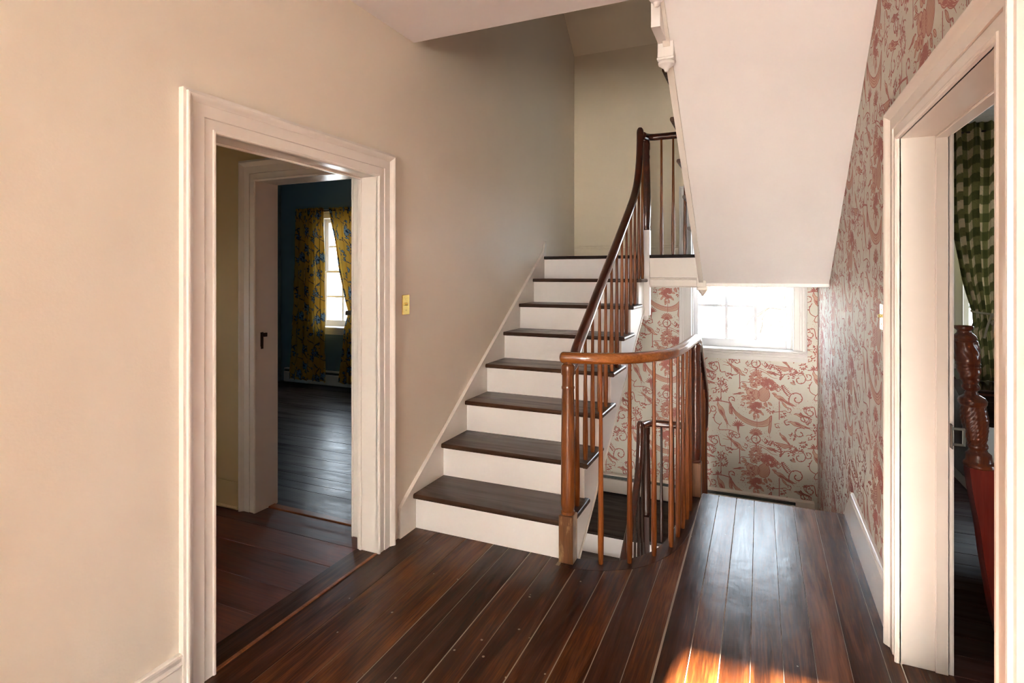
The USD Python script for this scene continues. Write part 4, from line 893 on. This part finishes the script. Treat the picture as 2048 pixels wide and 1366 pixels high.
def carved(seg=48):
    P = []
    zs = np.array([pz(p) for p, _ in prof_px]); rs = np.array([r * .00163 for _, r in prof_px])
    zz = np.unique(np.concatenate([zs, np.linspace(zs[0], zs[-1], 90)])); rr_ = np.interp(zz, zs, rs)
    a = np.arange(seg) / seg * 2 * PI; V = []
    for z, r in zip(zz, rr_):
        py = 550 + (1.5 - z) / q; d_ = np.zeros(seg)
        if 812 < py < 890: d_ = -.0028 * abs(np.sin(4 * a)) ** 6 + .0016 * np.sin(16 * a + (py % 9) / 9 * 6.28) * (abs(np.sin(4 * a)) < .9)
        if 686 < py < 721: d_ = .0018 * np.sin(3 * a + .12 * py) + .0012 * np.sin(9 * a - .3 * py)
        if 737 < py < 766: d_ = .0018 * np.sin(2 * a + .35 * py)
        V.append(np.stack([(r + d_) * np.cos(a), (r + d_) * np.sin(a), np.full(seg, z)], 1))
    n = len(V); f = []; j = np.arange(seg); k = (j + 1) % seg
    for i in range(n - 1): f += [np.stack([i * seg + j, i * seg + k, (i + 1) * seg + k], 1), np.stack([i * seg + j, (i + 1) * seg + k, (i + 1) * seg + j], 1)]
    V = np.vstack(V + [[[0, 0, zz[0]]], [[0, 0, zz[-1]]]]); f += [np.stack([k, j, np.full(seg, n * seg)], 1), np.stack([(n - 1) * seg + j, (n - 1) * seg + k, np.full(seg, n * seg + 1)], 1)]
    return trimesh.Trimesh(V, np.vstack(f), process=False)
cp = carved()
leg_poly = Polygon(Cr([(.757, .738), (.768, .64), (.791, .5), (.803, .39), (.817, .295), (.833, .18), (.853, .09), (.870, .035), (.885, .0)], 4) + [(.955, .0), (.950, .06), (.942, .18), (.935, .35), (.925, .5), (.90, .65), (.875, .738)])
for y, k in ((2.80, -.0935), (4.25, -.0935)):
    p = obj('bed_post', lean(cp, .800, y, k), 'bed_wood', bed, label='carved turned post')
    lg = obj('leg', ext(leg_poly.buffer(0), y - .04, y + .04, 'y'), 'bed_red', bed, label='plain red curved leg')
    obj('leg_foot', bx(.865, .97, y - .045, y + .045, 0, .035, .006), 'chest_wood', lg)
obj('footboard', ext(Polygon(Cr([(2.83, .72), (2.95, .78), (3.1, .90), (3.3, .99), (3.53, 1.02), (3.76, .99), (3.95, .90), (4.1, .78), (4.22, .72)], 4) + [(4.22, .60), (2.83, .60)]), .835, .865, 'x'), 'chest_wood', bed, label='dark curved footboard')
for y in (2.80, 4.25): obj('side_rail', bx(.92, 2.92, y - .015, y + .015, .28, .48, .004), 'bed_wood', bed)
obj('headboard', ext(Polygon([(2.80, .1), (2.80, 1.05), (3.1, 1.2), (3.525, 1.3), (3.95, 1.2), (4.25, 1.05), (4.25, .1)]), 2.92, 2.96, 'x'), 'bed_wood', bed)
for y in (2.78, 4.27): obj('bed_post', lathe([(.04, 0), (.045, .5), (.04, 1.0), (.05, 1.1), (.03, 1.25), (.035, 1.3), (.01, 1.33)], (2.94, y, 0), 14), 'bed_wood', bed)
obj('mattress', bx(.97, 2.91, 2.83, 4.22, .36, .60, .04), 'mattress', bed)
ch = thing('chest', 'dark polished chest standing below the checked curtain', 'chest')
obj('body', bx(1.30, 2.66, 5.46, 5.93, .08, .585, .004), 'chest_wood', ch)
obj('lid', bx(1.28, 2.68, 5.44, 5.94, .585, .612, .007), 'chest_wood', ch)
obj('moulding', bx(1.285, 2.675, 5.447, 5.935, .565, .585, .005), 'bed_wood', ch); obj('plinth', bx(1.28, 2.68, 5.44, 5.94, 0, .08, .006), 'chest_wood', ch)
for k in range(3): obj('panel', bx(1.36 + k * .435, 1.73 + k * .435, 5.450, 5.462, .15, .52, .004), 'chest_wood', ch)

# ------------------------------------------------------------------ bare tree outside the stair window
tr = thing('bare_tree', 'pale bare tree twigs outside the stair window', 'tree')
tw = np.random.default_rng(5)
def branch(p, d_, l, r, depth, out):
    pts = [p]; q_ = np.array(p, float); dd = np.array(d_, float)
    for k in range(4):
        dd = dd + tw.normal(0, .16, 3); dd /= np.linalg.norm(dd); q_ = q_ + dd * l / 4; pts.append(q_.copy())
    out.append(sweep(np.array(pts), ring(r, r, 5), up=(.3, .9, .2), scale=np.linspace(1, .6, 5)))
    if depth:
        for k in range(3 + (depth > 2)):
            nd = dd + tw.normal(0, .55, 3) + [0, 0, .15]; nd /= np.linalg.norm(nd)
            branch(pts[2 + k % 3], nd, l * .7, r * .55, depth - 1, out)
o1 = []; branch((-.9, 17, -4.0), (0, 0, 1), 2.6, .14, 0, o1); obj('trunk', o1, 'bark', tr)
o2 = []
for k in range(6):
    nd = np.array([tw.normal(0, .6), tw.normal(0, .6), .8]); branch((-.9, 17, -1.6 + .15 * k), nd / np.linalg.norm(nd), 2.4, .06, 3, o2)
obj('branches', o2, 'bark', tr, kind='stuff')
